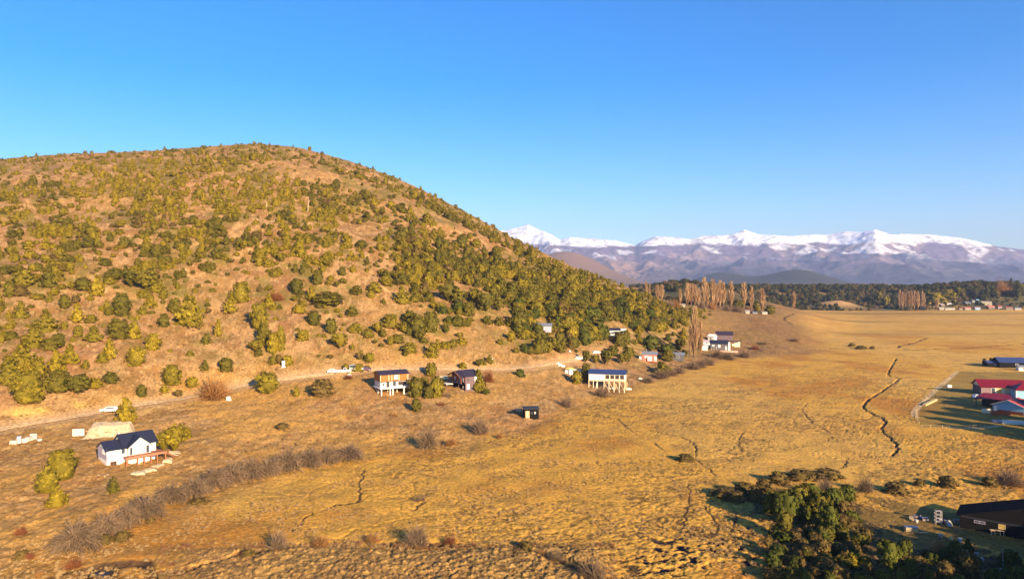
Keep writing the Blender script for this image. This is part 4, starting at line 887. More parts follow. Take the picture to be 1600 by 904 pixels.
def lump(name, label, cat, u, v, yaw, W, D, H, m, seed, group=None, slope=.4, n=18):
    """an uneven heap or bank built as a mesh of its own"""
    e_ = root(name, label, cat, u, v, yaw, group); r = np.random.RandomState(seed); g = np.linspace(-1, 1, n); gx_, gy_ = np.meshgrid(g, g)
    hh = np.clip(1 - np.maximum(np.abs(gx_), np.abs(gy_)) ** 3.5, 0, 1) ** slope * H * (0.75 + .5 * fbm(gx_ * 2.6 + seed, gy_ * 2.6, 3, seed)) - .25
    v_ = np.c_[(gx_ * W / 2 + r.normal(0, .03, gx_.shape) * W / n).ravel(), (gy_ * D / 2).ravel(), hh.ravel()]; k = np.arange(n * n).reshape(n, n)
    q = np.stack([k[:-1, :-1], k[:-1, 1:], k[1:, 1:], k[1:, :-1]], -1).reshape(-1, 4); link('heap', mesh_np('heap', v_, q, m), e_); return e_
# levelled platform above it, faced with pale stone
e_ = root('stone_platform', 'pale stone faced platform cut into the slope behind the white house', 'retaining wall', 128, 684, 14)
n_ = 26; g = np.linspace(0, 1, n_); ga, gb = np.meshgrid(g, g); no = fbm(ga * 5, gb * 4, 4, 505) - .5
hh = sst(0, .5, gb) * (2.2 + 1.3 * no) * sst(0, .10, ga + .06 * no) * (1 - sst(.90, 1.0, ga + .1 * no)); xx = ga * 10.5 + 1.0 * no; yy = gb * 5.5 + 1.6 * no
k_ = np.arange(n_ * n_).reshape(n_, n_); link('bank', mesh_np('bank', np.c_[xx.ravel(), yy.ravel(), (hh - .3 + .5 * gb).ravel()], np.stack([k_[:-1, :-1], k_[:-1, 1:], k_[1:, 1:], k_[1:, :-1]], -1).reshape(-1, 4), stone), e_); bx('low_wall', concrete, e_, -2.6, -.02, 1.6, 2.0, .2, 1.9)
rr = random.Random(3)
for i in range(14):
    x = rr.uniform(.6, 9.4); t_ = rr.uniform(.0, .5); s = rr.uniform(.15, .35); MB().box(x, x + s * 1.5, t_ * 2.2 - .18, t_ * 2.2 + .1, -.2 + 3.6 * t_, -.2 + 3.6 * t_ + s).build('stone', stone, e_)
for i, (u, v, w_, hh, d, mm_, lb) in enumerate([(22, 693, 1.5, .8, 1, concrete, 'low pale block, leftmost of the building blocks near the left edge'), (30, 692, .9, 1.6, .9, lilac, 'tall lilac grey block among the building blocks near the left edge'), (38, 691, 1.0, .9, .8, cream, 'cream block just right of the tall lilac block'), (46, 688, 1.6, .9, 1.0, concrete, 'wide pale block in the middle of the building blocks'), (54, 685, 1.6, .7, 1, cream, 'flat cream slab pile right of the wide pale block'), (61, 688, 1.1, .5, .8, concrete, 'small pale block, rightmost of the building blocks'), (52, 681, 1.3, .5, .7, cream, 'small cream slab, uppermost of the building blocks')]):
    x, y, z = at(u, v); b = MB(); n_ = max(1, int(hh / .35))
    for k in range(n_): o1 = .04 * (k % 2); b.box(-w_ / 2 + o1, w_ / 2 - .05 + o1, -d / 2 + o1, d / 2, k * hh / n_, (k + 1) * hh / n_ - .03)
    o = b.build('building_block', mm_); o.location = (x, y, z); o.rotation_euler = (0, 0, i * .5); tag(o, lb, 'block', 'building blocks near the left edge')
for i, (u, v, w_, hh) in enumerate([(215, 741, 3.2, .8), (232, 736, 3.0, .7), (247, 728, 2.6, .6), (262, 720, 3.0, .9), (198, 744, 2.0, .5), (160, 744, 3.0, .6)]):
    lump('rubble_heap', ['heap of pale rubble below the middle of the deck', 'heap of pale rubble below the right half of the deck', 'small rubble heap below the deck stairs', 'rubble heap with boards below the big yellow green tree', 'small rubble heap below the left deck post', 'reddish earth heap below the left wing of the white house'][i], 'rubble', u, v, 20 + 30 * i, w_, w_ * .7, hh, stone, 20 + i, 'rubble below the white house')
e_ = root('board_stack', 'stack of pale and red boards on the rubble right of the white house', 'boards', 271, 712, 20)
for i in range(5): o = MB().box(-1.0, 1.4, -.3 + i * .18, -.15 + i * .18, .3 + .12 * i, .38 + .12 * i).build('board', [cream, red_wood][i % 2], e_); o.rotation_euler = (0, .15, .2 * (i - 2))

# timber house on white stilts
h = root('timber_house', 'two-storey house with orange timber top floor on white stilts above the slope', 'house', 594, 617, 29)
h.scale = (1.0, .85, .84)
gable_x(h, 0, 9.4, 0, 7.2, 7.5, 8.6, orange_wood, dk_roof, z0=4.9, over=.45, name='upper_wall')
bx('lower_wall', P('lower_white', (.55, .50, .44)), h, .15, 9.2, .5, 7.1, 2.55, 4.88); bx('floor_slab', white, h, -.4, 10.4, -1.3, 7.3, 2.2, 2.53); bx('floor_band', dk_roof, h, -.1, 9.5, -.1, -.004, 4.72, 4.92)
bx('balcony_rail', white, h, -.4, 10.4, -1.38, -1.3, 2.3, 2.75)
for x in (0.1, 2.9, 3.9, 6.3, 9.3): bx('corner_board', cream, h, x - .07, x + .07, -.06, -.003, 4.95, 7.45)
window(h, '-y', 4.7, 5.9, 5.5, 7.1, 0, curt, white, 1); window(h, '-x', 1.6, 2.8, 2.9, 4.3, .15, curt, white, 1); window(h, '-y', .9, 1.5, 3.0, 4.4, .5, glass, white, 1); window(h, '-y', 4.4, 5.4, 2.9, 4.5, .5, glass, frame_dk, 1); door(h, '-y', 2.2, 3.2, 2.55, 4.6, .5, frame_dk); window(h, '-y', 6.2, 9.0, 3.1, 4.4, .5, inner, frame_dk, 3)
bx('terrace_roof', P('pinkish_fascia', (.62, .42, .34)), h, 9.45, 13.6, .3, 4.5, 4.55, 4.8); posts(h, (13.3,), (.5, 4.3), 0.5, 4.54, .2, white); bx('terrace', concrete, h, 10.42, 13.6, .3, 6.5, 2.1, 2.4)
posts(h, (.1, 3.0, 3.9, 7.6, 9.3), (-1.1,), -2.4, 2.19, .3, white, 'stilt'); posts(h, (.1, 3.2, 6.4, 9.3), (2.6,), -1.6, 2.19, .28, concrete, 'stilt'); bx('ground_beam', cream, h, 7.7, 9.2, -1.2, -1.0, -.4, 0)
b = MB(); b.bar((-.3, 1, .2), (-.3, 5, 2.2), .12); b.build('brace', white, h)

# dark gabled house
h = root('dark_house', 'dark plum boarded house with black gables and a red balcony', 'house', 727, 613, 33)
gable_x(h, 0, 5.2, 0, 9.5, 5.3, 6.9, plum, dk_roof, z0=-.4, over=.5, yr=4.2)
bx('end_shade', blackw, h, -.06, -.003, 0.02, 9.4, -.4, 2.9)  # black sheet over the plum end wall: its shade is put into the colour
bx('balcony', blackw, h, -1.5, -.06, .2, 9.3, 2.7, 2.9); bx('rail', lilac, h, -1.55, -1.48, .2, 9.3, 3.0, 3.12); posts(h, (-1.42,), (.35, 3.2, 6.2, 9.1), 2.9, 5.1, .16, P('red_post', (.36, .10, .05))); bx('balcony_wall', P('red_boards', (.26, .06, .03)), h, -.07, -.003, .2, 9.3, 2.92, 5.2)
window(h, '-x', 1.0, 2.0, 3.3, 4.6, -.07, curt, white, 1); window(h, '-x', 3.6, 4.6, 3.1, 4.8, -.07, glass, white, 1); window(h, '-x', 6.4, 7.6, 3.2, 4.7, -.07, curt, frame_dk, 1); window(h, '-x', 1.2, 1.8, 1.1, 2.0, -.06, curt, white, 1); window(h, '-x', 4.2, 4.7, 1.3, 2.1, -.06, curt, white, 1)
b = MB(); b.slab((-2.0, 9.9, 4.85), (-2.0, 4.2, 6.7), (-.55, 4.2, 6.9), (-.55, 9.9, 5.05), .12); b.slab((-2.0, 4.2, 6.7), (-2.0, -.4, 5.0), (-.55, -.4, 5.2), (-.55, 4.2, 6.9), .12); b.build('porch_roof', dk_roof, h)
b = MB(); b.bar((-2.05, -.45, 4.95), (-2.05, 4.2, 6.72), .12); b.bar((-2.05, 4.2, 6.72), (-2.05, 9.9, 4.85), .12); b.build('bargeboard', P('terracotta_trim', (.42, .18, .10)), h)
siding(h, '-y', .1, 5.1, 0, 5.1, 0, plum, .32); window(h, '-y', .6, 1.6, .9, 2.7, -.036, curt, white, 1); window(h, '-y', 3.6, 4.7, 3.4, 5.0, -.036, curt, white, 1); window(h, '-y', .8, 1.3, 3.8, 4.5, -.036, glass, frame_dk, 1); bx('foundation', concrete, h, .1, 5.1, .1, 9.3, -1.6, -.41)
bx('side_deck', pale_board, h, -4.2, -1.6, 5.5, 9.3, 2.2, 2.4); posts(h, (-4.0, -2.0), (5.7, 9.1), -.6, 2.19, .18, plum)
e_ = root('gravel_heap', 'pale sand heap between the round tree and the dark gabled house', 'heap', 697, 596, 0)
k = lump('sand_heap', 'pale sand heap by the drive left of the dark gabled house', 'heap', 690, 590, 10, 5, 4, .9, P('pale_sand', (.62, .48, .26)), 61); bpy.data.objects.remove(e_)

# black cabin
h = root('black_cabin', 'small black flat-roofed cabin alone on the lower slope', 'cabin', 819, 653, 6)
bx('wall', blackw, h, 0, 4.5, 0, 3.6, -.5, 2.75); bx('roof', frame_dk, h, -.25, 4.75, -.35, 3.85, 2.76, 2.95); door(h, '-y', .45, 1.6, .05, 2.1, 0, timber); window(h, '-y', 3.1, 3.6, 1.2, 1.9, 0, curt, red_wood, 1); window(h, '-y', 2.0, 2.7, 1.1, 1.9, 0, glass, blackw, 1); posts(h, (.2, 4.3), (.2, 3.4), -1.3, -.5, .2, timber); bx('step', timber, h, .4, 1.7, -.7, -.05, -.25, -.05)
bx('awning', frame_dk, h, -2.6, -.26, .4, 3.4, 2.2, 2.3); posts(h, (-2.5,), (.5, 3.3), -.5, 2.19, .1, blackw)

# blue roofed house on stilts
h = root('blue_roof_house', 'long house with blue roof on raw timber stilts, half unfinished', 'house', 920, 603, -14)
h.scale = (1, 1, .92); ze = 5.3; gable_x(h, 0, 13.8, 0, 6.4, ze, 6.5, pale_board, blue_roof, z0=2.65, over=.45, name='wall', yr=4.4)
bx('cladding', P('white_panel', (.76, .68, .60)), h, 0, 6.0, -.07, -.003, 2.65, 5.2); bx('floor', timber, h, 0, 13.8, -1.3, 6.4, 2.4, 2.63)
for i in range(4): window(h, '-y', 6.3 + i * 1.85, 7.95 + i * 1.85, 3.2, 5.0, 0, inner, cream, 1)
for i in range(5): bx('stud', cream, h, 6.05 + i * 1.85, 6.25 + i * 1.85, -.12, -.003, 2.65, 5.25)
bx('rail', timber, h, 6.1, 13.8, -1.35, -1.28, 3.2, 3.35); posts(h, [6.2 + i * 1.5 for i in range(6)], (-1.3,), 2.64, 3.2, .12, timber, 'baluster')
posts(h, (.2, 1.9, 3.4, 6.0, 7.9, 9.8, 11.8, 13.7), (-1.1,), -2.3, 2.39, .24, cream, 'stilt'); posts(h, (.2, 3.0, 6.0, 9.8, 13.7), (3, 6.2), -1.5, 2.39, .24, timber, 'stilt')
for x in (6.0, 7.9, 9.8, 11.8): b = MB(); b.bar((x, -1.15, 2.3), (x + 1.7, -1.15, -1.0), .11); b.build('brace', cream, h)
b = MB(); b.bar((3.4, -1.2, 2.2), (2.9, -1.4, -1.2), .22); b.build('brace', white, h); window(h, '+x', 1.0, 2.0, 3.2, 4.8, 13.8, glass, white, 1); bx('chimney', greyroof, h, 1.2, 1.6, 4.6, 5.0, 6.4, 7.4)
st = MB()
for i in range(9): st.box(13.9, 15.0, -1.2 - i * .3, -.85 - i * .3, 2.3 - i * .27, 2.4 - i * .27)
st.build('stairs', timber, h)
for i, (u, v, w_) in enumerate([(956, 607, 2.2), (982, 608, 2.4), (1000, 592, 1.8)]): lump('lumber_heap', ['pale lumber heap under the middle of the blue-roofed house', 'pale lumber heap at the right foot of the blue-roofed house', 'pale heap on the grass right of the blue-roofed house'][i], 'lumber', u, v, 10, w_, 1.5, .8, cream, 70 + i, 'pale heaps around the blue-roofed house')

# building site beside it
e_ = root('building_site_platform', 'unfinished platform with white retaining wall and yellow boards left of the blue roof', 'platform', 889, 585, -4)
bx('retaining_wall', pale_board, e_, 0, 5.2, 0, .3, -1, 2.1); bx('fill', stone, e_, .0, 5.6, .31, 4.5, -1, 1.9); bx('side_wall', pale_board, e_, -1.6, -.02, .5, .8, -1, 1.7)
for i in range(7): o = MB().box(-1.4 + i * .15, 6.0 - i * .1, .8 + i * .5, 1.2 + i * .5, 2.1 + .13 * (i % 3), 2.2 + .13 * (i % 3)).build('board', yellow_s, e_)
for i, (u, v) in enumerate([(875, 571), (880, 573), (872, 569)]):
    x, y, z = at(u, v); b = MB(); b.box(-.7, .7, -.5, .5, 0, .5); b.box(-.5, .6, -.4, .4, .52, .85 - .1 * i); o = b.build('block_pallet', white); o.location = (x, y, z); tag(o, ['white block pallet in the middle at the roadside by the platform', 'white block pallet nearest the unfinished platform', 'white block pallet farthest left by the unfinished platform'][i], 'pallet', 'white pallets by the road')

# ------------------------------------------------------------------ vehicles
lampm = P('lamp_glass', (.7, .68, .6), .2); redl = P('tail_lamp', (.4, .02, .02), .3)
def car(u, v, yaw, m, label, L=4.2, kind='car', group=None, sc_=1.0):
    x, y, z = at(u, v); e_ = empty('parked_' + kind, (x, y, z + .17), math.radians(yaw), label, 'car' if kind == 'car' else kind, group); e_.scale = (sc_,) * 3
    top = {'car': [(-L / 2 + .35, .95), (-L / 2 + .8, 1.42), (L / 2 - 1.75, 1.42), (L / 2 - 1.15, .95)], 'pickup': [(-.3, .95), (-.2, 1.65), (L / 2 - 1.75, 1.65), (L / 2 - 1.2, .95)], 'van': [(-L / 2 + .05, .95), (-L / 2 + .15, 1.95), (L / 2 - 1.2, 1.95), (L / 2 - .7, .95)]}[kind]
    b = MB(); b.prism([(-L / 2, .35), (-L / 2 + .08, .9), (-L / 2 + .3, .96), (L / 2 - 1.0, .96), (L / 2 - .1, .78), (L / 2, .38), (L / 2 - .1, .28), (-L / 2 + .1, .28)], 'y', -.85, .85)
    body = b.build('body', m, e_); c = MB(); c.prism(top, 'y', -.72, .72); c.build('cabin', m, e_)
    for s in (-1, 1):
        g_ = MB(); (a0, z0_), (a1, z1_), (a2, z2_), (a3, z3_) = top; g_.prism([(a0 + .15, z0_ + .02), (a1 + .1, z1_ - .1), (a2 - .1, z2_ - .1), (a3 - .2, z3_ + .02)], 'y', s * .722, s * .735); g_.build('side_window', glass, e_)
        for q, mm_ in ((1, lampm), (-1, redl)): MB().box(q * (L / 2 - .03) - .05, q * (L / 2 - .03) + .05, s * .68 - .12, s * .68 + .12, .55, .72).build('headlight' if q > 0 else 'tail_light', mm_, e_)
        for wx_ in (-L / 2 + .8, L / 2 - .85):
            t_ = MB(); k = 12; t_.prism([(wx_ + .33 * math.cos(j * 6.283 / k), .32 + .33 * math.sin(j * 6.283 / k)) for j in range(k)], 'y', s * .66, s * .88); wh = t_.build('wheel', tyre, e_)
            t_ = MB(); t_.prism([(wx_ + .18 * math.cos(j * 6.283 / 8), .32 + .18 * math.sin(j * 6.283 / 8)) for j in range(8)], 'y', s * .881, s * .895); t_.build('rim', concrete, wh)
    (a2, z2_), (a3, z3_) = top[2], top[3]; g_ = MB(); g_.slab((a3 + .01, -.62, z3_ + .03), (a3 + .01, .62, z3_ + .03), (a2 + .03, .6, z2_ - .05), (a2 + .03, -.6, z2_ - .05), .02); g_.build('windscreen', glass, e_)
    return e_
carw = P('white_car_paint', (.80, .78, .74), .3, spec=.5); carg = P('silver_green_paint', (.42, .46, .40), .35, spec=.5); card = P('dark_purple_paint', (.10, .05, .10), .35, spec=.5); carb = P('dark_blue_paint', (.02, .04, .14), .3, spec=.5)
car(171, 644, 186, carw, 'lone white car driving on the dirt road above the white house', 4.4)
car(521, 583, 10, carw, 'white car, leftmost of the four vehicles on the road', 4.0, group='vehicles parked by the road')
car(538, 583, 8, P('pinkish_white_paint', (.72, .62, .60), .35), 'pale pickup truck, second of the four parked vehicles', 4.6, 'pickup', 'vehicles parked by the road')
car(557, 579, 6, carg, 'tall greenish silver van, third of the four parked vehicles', 4.8, 'van', 'vehicles parked by the road')
car(572, 580, 6, card, 'dark purple car, rightmost of the four parked vehicles', 4.0, group='vehicles parked by the road')
car(906, 562, 8, carw, 'white car with reddish load above the building site', 4.4)
car(932, 553, 20, carw, 'small white car among the trees above the blue-roofed house', 4.2)
car(1063, 536, 30, carg, 'pale car half hidden in the trees left of the tall poplar', 4.0)
car(1532, 812, -20, carb, 'dark blue pickup truck parked in the shade of the dark barn', 5.0, 'pickup')
car(1528, 623, 10, carw, 'white car in the shadow left of the red-roofed house', 4.0)
for i, (u, v, w_, hh) in enumerate([(443, 574, 1.0, 2.2), (546, 590, 1.3, 1.3), (768, 567, .9, 1.8), (357, 624, 1.1, .9), (890, 549, .6, .5)]):
    x, y, z = at(u, v); e_ = empty('utility_box', (x, y, z), math.radians(15), ['tall white utility box standing alone on the slope above the road', 'low white box below the parked pickup truck', 'white utility box on the slope above the dark gabled house', 'small white box at the foot of the orange bare tree', 'tiny white box by the road above the building site'][i], 'utility box')
    bx('cabinet', white, e_, -w_ / 2, w_ / 2, -.35, .35, .15, hh); bx('plinth', concrete, e_, -w_ / 2 - .15, w_ / 2 + .3, -.5, .5, -.3, .15); bx('door', lilac, e_, -w_ / 2 + .1, w_ / 2 - .1, -.38, -.352, .3, hh - .15)
for i, (u, v, hh) in enumerate([(481, 331, 9), (416, 326, 4), (174, 280, 5)]):
    x, y, z = at(u, v); b = MB(); b.bar((0, 0, -.5), (.3, .1, hh * .6), .3, 6, .2); b.bar((.3, .1, hh * .6), (.1, 0, hh), .2, 5, .06); b.bar((.25, .1, hh * .5), (1.0, .2, hh * .7), .1, 4, .04); o = b.build('dead_trunk', P('bleached_wood', (.55, .42, .28))); o.location = (x, y, z); tag(o, ['tall bleached dead trunk leaning on the upper hillside', 'short bleached dead trunk on the upper slope, middle of three', 'bleached dead trunk in the young yellow green trees, leftmost'][i], 'dead tree')

# ------------------------------------------------------------------ simple houses
def small_house(name, label, u, v, yaw, L, W, ze, zr, wm, rm, win=2, group=None, doorm=None, xyz=None, cat='house', axis='x', z0=-.5, fr=white, gm=glass):
    if xyz: h = empty(name, xyz, math.radians(yaw), label, cat, group)
    else: h = root(name, label, cat, u, v, yaw, group)
    (gable_x if axis == 'x' else gable_y)(h, 0, L, 0, W, ze, zr, wm, rm, z0=z0)
    for i in range(win):
        a = L * (i + .5) / (win + (1 if doorm else 0)) ; ww = min(1.3, L / (win + 1) * .5); window(h, '-y', a - ww / 2, a + ww / 2, ze * .38, ze * .8, 0, gm, fr, 1)
    if doorm: door(h, '-y', L * .84, L * .84 + .95, 0, min(2.1, ze * .85), 0, doorm)
    return h
h = small_house('white_house', 'white house with dark flat roofs half hidden in the dense trees', 942, 523, -8, 9, 5, 2.4, 3.3, white, navy, 2); bx('side_wing', white, h, 9.02, 12, .5, 3.5, 0, 3.1); bx('wing_roof', navy, h, 5.5, 10.6, -2.6, -.36, 1.6, 1.8); posts(h, (5.7, 10.4), (-2.4,), -1, 1.59, .15, white)
small_house('grey_roofed_house', 'low grey-roofed house hidden in trees left of the white wooded house', 834, 517, -6, 8, 5, 2.4, 3.4, lilac, greyroof, 1)
h = small_house('pink_house', 'small pink red house with grey roof below the woods', 1004, 563, -12, 6.8, 5, 3.0, 4.2, pinkw, greyroof, 1, doorm=white, gm=curt); bx('sheet', white, h, 2.4, 4.4, -.8, -.7, 0, 2.2); bx('chimney', greyroof, h, 1.6, 2.0, 2, 2.4, 3.8, 5.2); bx('annex', white, h, -1.6, -.02, .5, 3, -.3, 1.9)
h = small_house('grey_shed', 'grey blue shed between the pink house and the tall poplar', 1050, 562, -15, 6, 4.5, 2.6, 3.6, grey_w, greyroof, 1, cat='shed')
x, y, z = at(1110, 546)
h = small_house('grey_house', 'grey house with navy roof and white corner tower right of the tall poplar', 1110, 546, -14, 9.8, 6, 3.6, 5.4, grey_w, navy, 2, doorm=white, gm=curt)
bx('corner_tower', white, h, 9.85, 11.0, -.3, 1.4, -.5, 4.4); bx('terrace', P('pink_stone', (.62, .36, .27), .9), h, 5.0, 15, -4.2, -.4, -1.0, -.1); bx('porch', plum, h, .3, 3.4, -1.6, -.3, 2.0, 2.15); posts(h, (.4, 1.8, 3.3), (-1.5,), -.6, 2.0, .12, white)
small_house('back_house', 'dark roofed building standing directly behind the grey house', 1119, 531, -14, 10, 6, 3.3, 5.3, plum, dk_roof, 1, fr=lilac); small_house('white_annex', 'white gabled annex left of the dark roofed back building', 1106, 532, -40, 4, 4, 2.6, 4.0, white, white, 1)
small_house('lilac_shed', 'small lilac roofed shed between the tall poplar and the grey house', 1099, 539, -14, 4, 3, 2.0, 2.8, white, lilac, 1, cat='shed'); small_house('white_shed', 'tiny white shed at the right foot of the tall poplar', 1097, 547, -14, 3, 2.5, 1.7, 2.4, white, white, 0, cat='shed')
h = root('carport', 'dark roofed open carport right of the grey house', 'carport', 1140, 541, -14); bx('roof', dk_roof, h, 0, 6.2, 0, 4, 2.9, 3.15); bx('back_wall', cream, h, 1.5, 6, 3.2, 3.4, -.5, 2.6); posts(h, (.2, 3, 6), (.2, 3.8), -.8, 2.89, .15, cream)

# red-roofed house group at the right edge
h = root('red_roofed_house', 'long light blue house with maroon roofs at the right edge', 'house', 1533, 617, -14)
gable_x(h, 0, 19, 0, 8, 3.3, 5.4, cream, maroon, over=.6, name='wall'); bx('front_cladding', P('shade_plum', (.20, .13, .14)), h, .0, 3.2, -.05, -.003, 0, 3.2)
window(h, '-y', 3.3, 4.6, .5, 2.8, -.0, glass, white, 1); window(h, '-y', 5.2, 6.8, .7, 2.8, 0, P('yellow_blind', (.5, .36, .1)), white, 1); door(h, '-y', 7.6, 8.9, 0, 2.9, 0, P('pale_yellow_door', (.72, .62, .32))); bx('end_wall', grey_w, h, -.05, -.003, .1, 7.9, 0, 3.2)
bx('wing_wall', sky_blue, h, 9.2, 19, -5.5, -.01, -.3, 3.1)
b = MB(); b.v = [(8.6, -6.1, 3.05), (19.6, -6.1, 3.05), (19.6, .9, 3.05), (8.6, .9, 3.05), (12.4, -2.7, 5.5), (16.4, -2.7, 5.5)]; b.f = [(0, 1, 5, 4), (1, 2, 5), (2, 3, 4, 5), (3, 0, 4), (3, 2, 1, 0)]; b.build('wing_roof', maroon, h)
window(h, '-y', 12.4, 14.4, 1.1, 2.3, -5.5, curt, white, 2); bx('corner_board', white, h, 9.12, 9.4, -5.56, -5.503, -.3, 3.0); bx('corner_board', white, h, 18.7, 19.05, -5.56, -5.503, -.3, 3.0)
h = root('maroon_carport', 'open carport with pointed maroon roof in front of the red-roofed house', 'carport', 1524, 636, -22)
b = MB(); b.v = [(-.6, -.5, 2.9), (10.5, -.5, 3.1), (11, 4.5, 4.4), (3.2, 4.5, 4.4), (10.5, 7.5, 3.2), (2, 7.5, 3.0)]; b.f = [(0, 1, 2, 3), (3, 2, 4, 5), (0, 3, 5)]; o = b.build('roof', maroon, h); md = o.modifiers.new('thick', 'SOLIDIFY'); md.thickness = .12
posts(h, (.2, 5, 10), (0, 6.8), -.3, 3.0, .18, frame_dk); bx('back_wall', frame_dk, h, 3, 10.2, 5.5, 5.7, 0, 2.9); bx('store', inner, h, 5.5, 10, .6, 4.5, 0, 2.4)
h = root('blue_shed', 'light blue gabled shed with bright red roof near the right edge', 'shed', 1551, 643, -52)
gable_y(h, 0, 8.6, 0, 9, 2.5, 4.2, sky_blue, red_roof, over=.5); b = MB(); b.bar((-.5, -.55, 2.42), (4.3, -.55, 4.35), .13); b.bar((4.3, -.55, 4.35), (9.1, -.55, 2.42), .13); b.build('bargeboard', white, h); window(h, '-y', .4, 1.2, .5, 2.1, 0, curt, white, 1); bx('lower_cladding', dkred, h, 1.6, 8.5, -.06, -.003, -.4, 1.0)
h = small_house('dark_shed', 'black roofed shed cut by the right edge beside the blue shed', 1590, 646, -20, 9, 6, 2.6, 4.0, blackw, frame_dk, 1, cat='shed')
h = root('board_fence', 'short fence of pale boards left of the blue shed', 'fence', 1534, 645, -8)
for i in range(9): bx('board', cream, h, i * .32, i * .32 + .27, 0, .05, 0, 1.5)
bx('rail', timber, h, 0, 2.9, .055, .12, .3, .42)
h = root('red_fence', 'rusty red board fence in front of the blue shed', 'fence', 1548, 648, -10)
for i in range(16): bx('board', dkred, h, i * .38, i * .38 + .33, 0, .06, 0, 1.35 + .1 * (i % 3))
bx('rail', red_wood, h, 0, 6, .065, .14, .9, 1.0)
def tunnel(name, label, u, v, yaw, L, R, m, cat, xyz=None):
    h = root(name, label, cat, u, v, yaw); k = 10; vs_ = []; fs = []
    n = int(L / .5)
    for i in range(n + 1):
        for j in range(k + 1):
            a = math.pi * j / k; r2 = R * (1 + .02 * (i % 2)); vs_.append((L * i / n, R - r2 * math.cos(a), r2 * 1.15 * math.sin(a) - .05))
    for i in range(n):
        for j in range(k): q = i * (k + 1) + j; fs.append((q, q + 1, q + k + 2, q + k + 1))
    for i in (0, n): fs.append(tuple(i * (k + 1) + j for j in range(k + 1)))
    me = bpy.data.meshes.new('cover'); me.from_pydata(vs_, [], fs); me.materials.append(m); link('cover', me, h)
    for i in range(0, n + 1, 3): bx('hoop', cream, h, L * i / n - .05, L * i / n + .05, -.04, 0.06, -.1, .9)
    return h
tunnel('poly_tunnel', 'long low white tunnel greenhouse at the right edge of the lawn', 1567, 662, -18, 16, .95, P('white_plastic', (.74, .68, .56), .5), 'greenhouse')
h = root('dark_planter', 'low lilac grey box at the left end of the white tunnel', 'box', 1552, 660, -18); bx('box', lilac, h, 0, 2.6, .2, 1.3, -.1, .6); bx('lid', lilac, h, -.05, 2.65, .15, 1.35, .61, .7)
small_house('blue_barn', 'long low blue-roofed barn at the right edge beyond the lawn', 1562, 574, -12, 30, 9, 2.6, 4.6, blackw, blue_roof, 2, cat='barn'); small_house('low_shed', 'dark low shed left of the long blue-roofed barn', 1543, 573, -12, 7, 5, 2.0, 2.8, blackw, blue_roof, 1, cat='shed')
for i, (u, v) in enumerate([(1538, 571), (1549, 570), (1556, 570)]): plant('oval', 'dark', u, v, 7, 12, ['narrow dark shrub, leftmost before the long blue-roofed barn', 'narrow dark shrub, middle one before the long blue-roofed barn', 'narrow dark shrub, rightmost before the long blue-roofed barn'][i])
h = small_house('cream_hut', 'tiny white hut in front of the long blue-roofed barn at the right edge', 1592, 579, -12, 4, 3, 1.8, 2.4, white, greyroof, 1, cat='hut')
h = root('water_tank', 'small white tank standing alone on the lawn left of the red-roofed house', 'tank', 1481, 605, 0); bx('tank', white, h, 0, 1.6, 0, 1.2, 0, .9); bx('lid', concrete, h, .3, 1.3, .2, 1.0, .91, 1.05)
fencew = P('weathered_fence', (.34, .25, .13), .9); h = root('bale_wall', 'low wall of pale hay bales slanting across the lawn corner', 'bales', 1444, 634, 46)
for i in range(9): o = bx('bale', hay, h, i * 1.7, i * 1.7 + 1.6, -.5, .5, -.1, .6 + .12 * (i % 2))
def fence_line(label, pix, m, hh=1.1, step=3.0, name='wire_fence'):
    ln = world_line(pix, 3); e_ = empty(name, (ln[0][0], ln[0][1], float(base(*ln[0]))), 0, label, 'fence'); ox, oy, oz = e_.location; acc = 0; last = None; rl = MB()
    for (ax, ay), (bx_, by_) in zip(ln[:-1], ln[1:]):
        n_ = max(1, int(math.hypot(bx_ - ax, by_ - ay) / step))
        for k in range(n_):
            x = ax + (bx_ - ax) * k / n_; y = ay + (by_ - ay) * k / n_; z = float(base(x, y)); MB().box(x - ox - .07, x - ox + .07, y - oy - .07, y - oy + .07, z - oz - .2, z - oz + hh).build('post', m, e_)
            p = (x - ox, y - oy, z - oz + hh * .85)
            if last: rl.bar(last, p, .05); rl.bar((last[0], last[1], last[2] - .45), (p[0], p[1], p[2] - .45), .05)
            last = p
    rl.build('rail', m, e_)
fence_line('pale low fence along the lower edge of the lawn below the tunnel greenhouse', [(1440, 667), (1490, 668), (1525, 667), (1560, 665)], fencew, .7)
fence_line('pale fence bending along the left edge of the lawn', [(1431, 640), (1431, 652), (1438, 665)], fencew, .7)

# dark barn and its yard, lower right
AP = empty('dark_barn', (*at(1500, 824)[:2], 0.0), math.radians(-38), 'big dark barn at the right edge, its shaded gable wall facing the yard', 'barn')
b = MB(); b.prism([(0, -.3), (14, -.3), (14, 2.6), (12.2, 5.9), (0, 2.2)], 'y', 0, 6); 
BW = b.build('wall', blackw, AP)
b = MB(); b.slab((-.6, 6.4, 2.25), (-.6, -.5, 2.25), (12.2, -.5, 6.1), (12.2, 6.4, 6.1), .15); b.slab((12.2, 6.4, 6.1), (12.2, -.5, 6.1), (14.8, -.5, 2.4), (14.8, 6.4, 2.4), .15); b.build('roof', P('barn_roof', (.010, .010, .013), .95, spec=.02), AP)
window(AP, '-y', 5.4, 6.4, 1.0, 1.8, 0, P('amber_lit_pane', (.5, .34, .08), .3), timber, 1); window(AP, '-y', 2.0, 3.6, 1.3, 1.75, 0, glass, lilac, 2); door(AP, '-y', 9, 11, 0, 2.6, 0, navy); siding(AP, '-y', .1, 13.9, 1.9, 2.2, 0, frame_dk)  # amber pane: light showing through the window is put into its colour
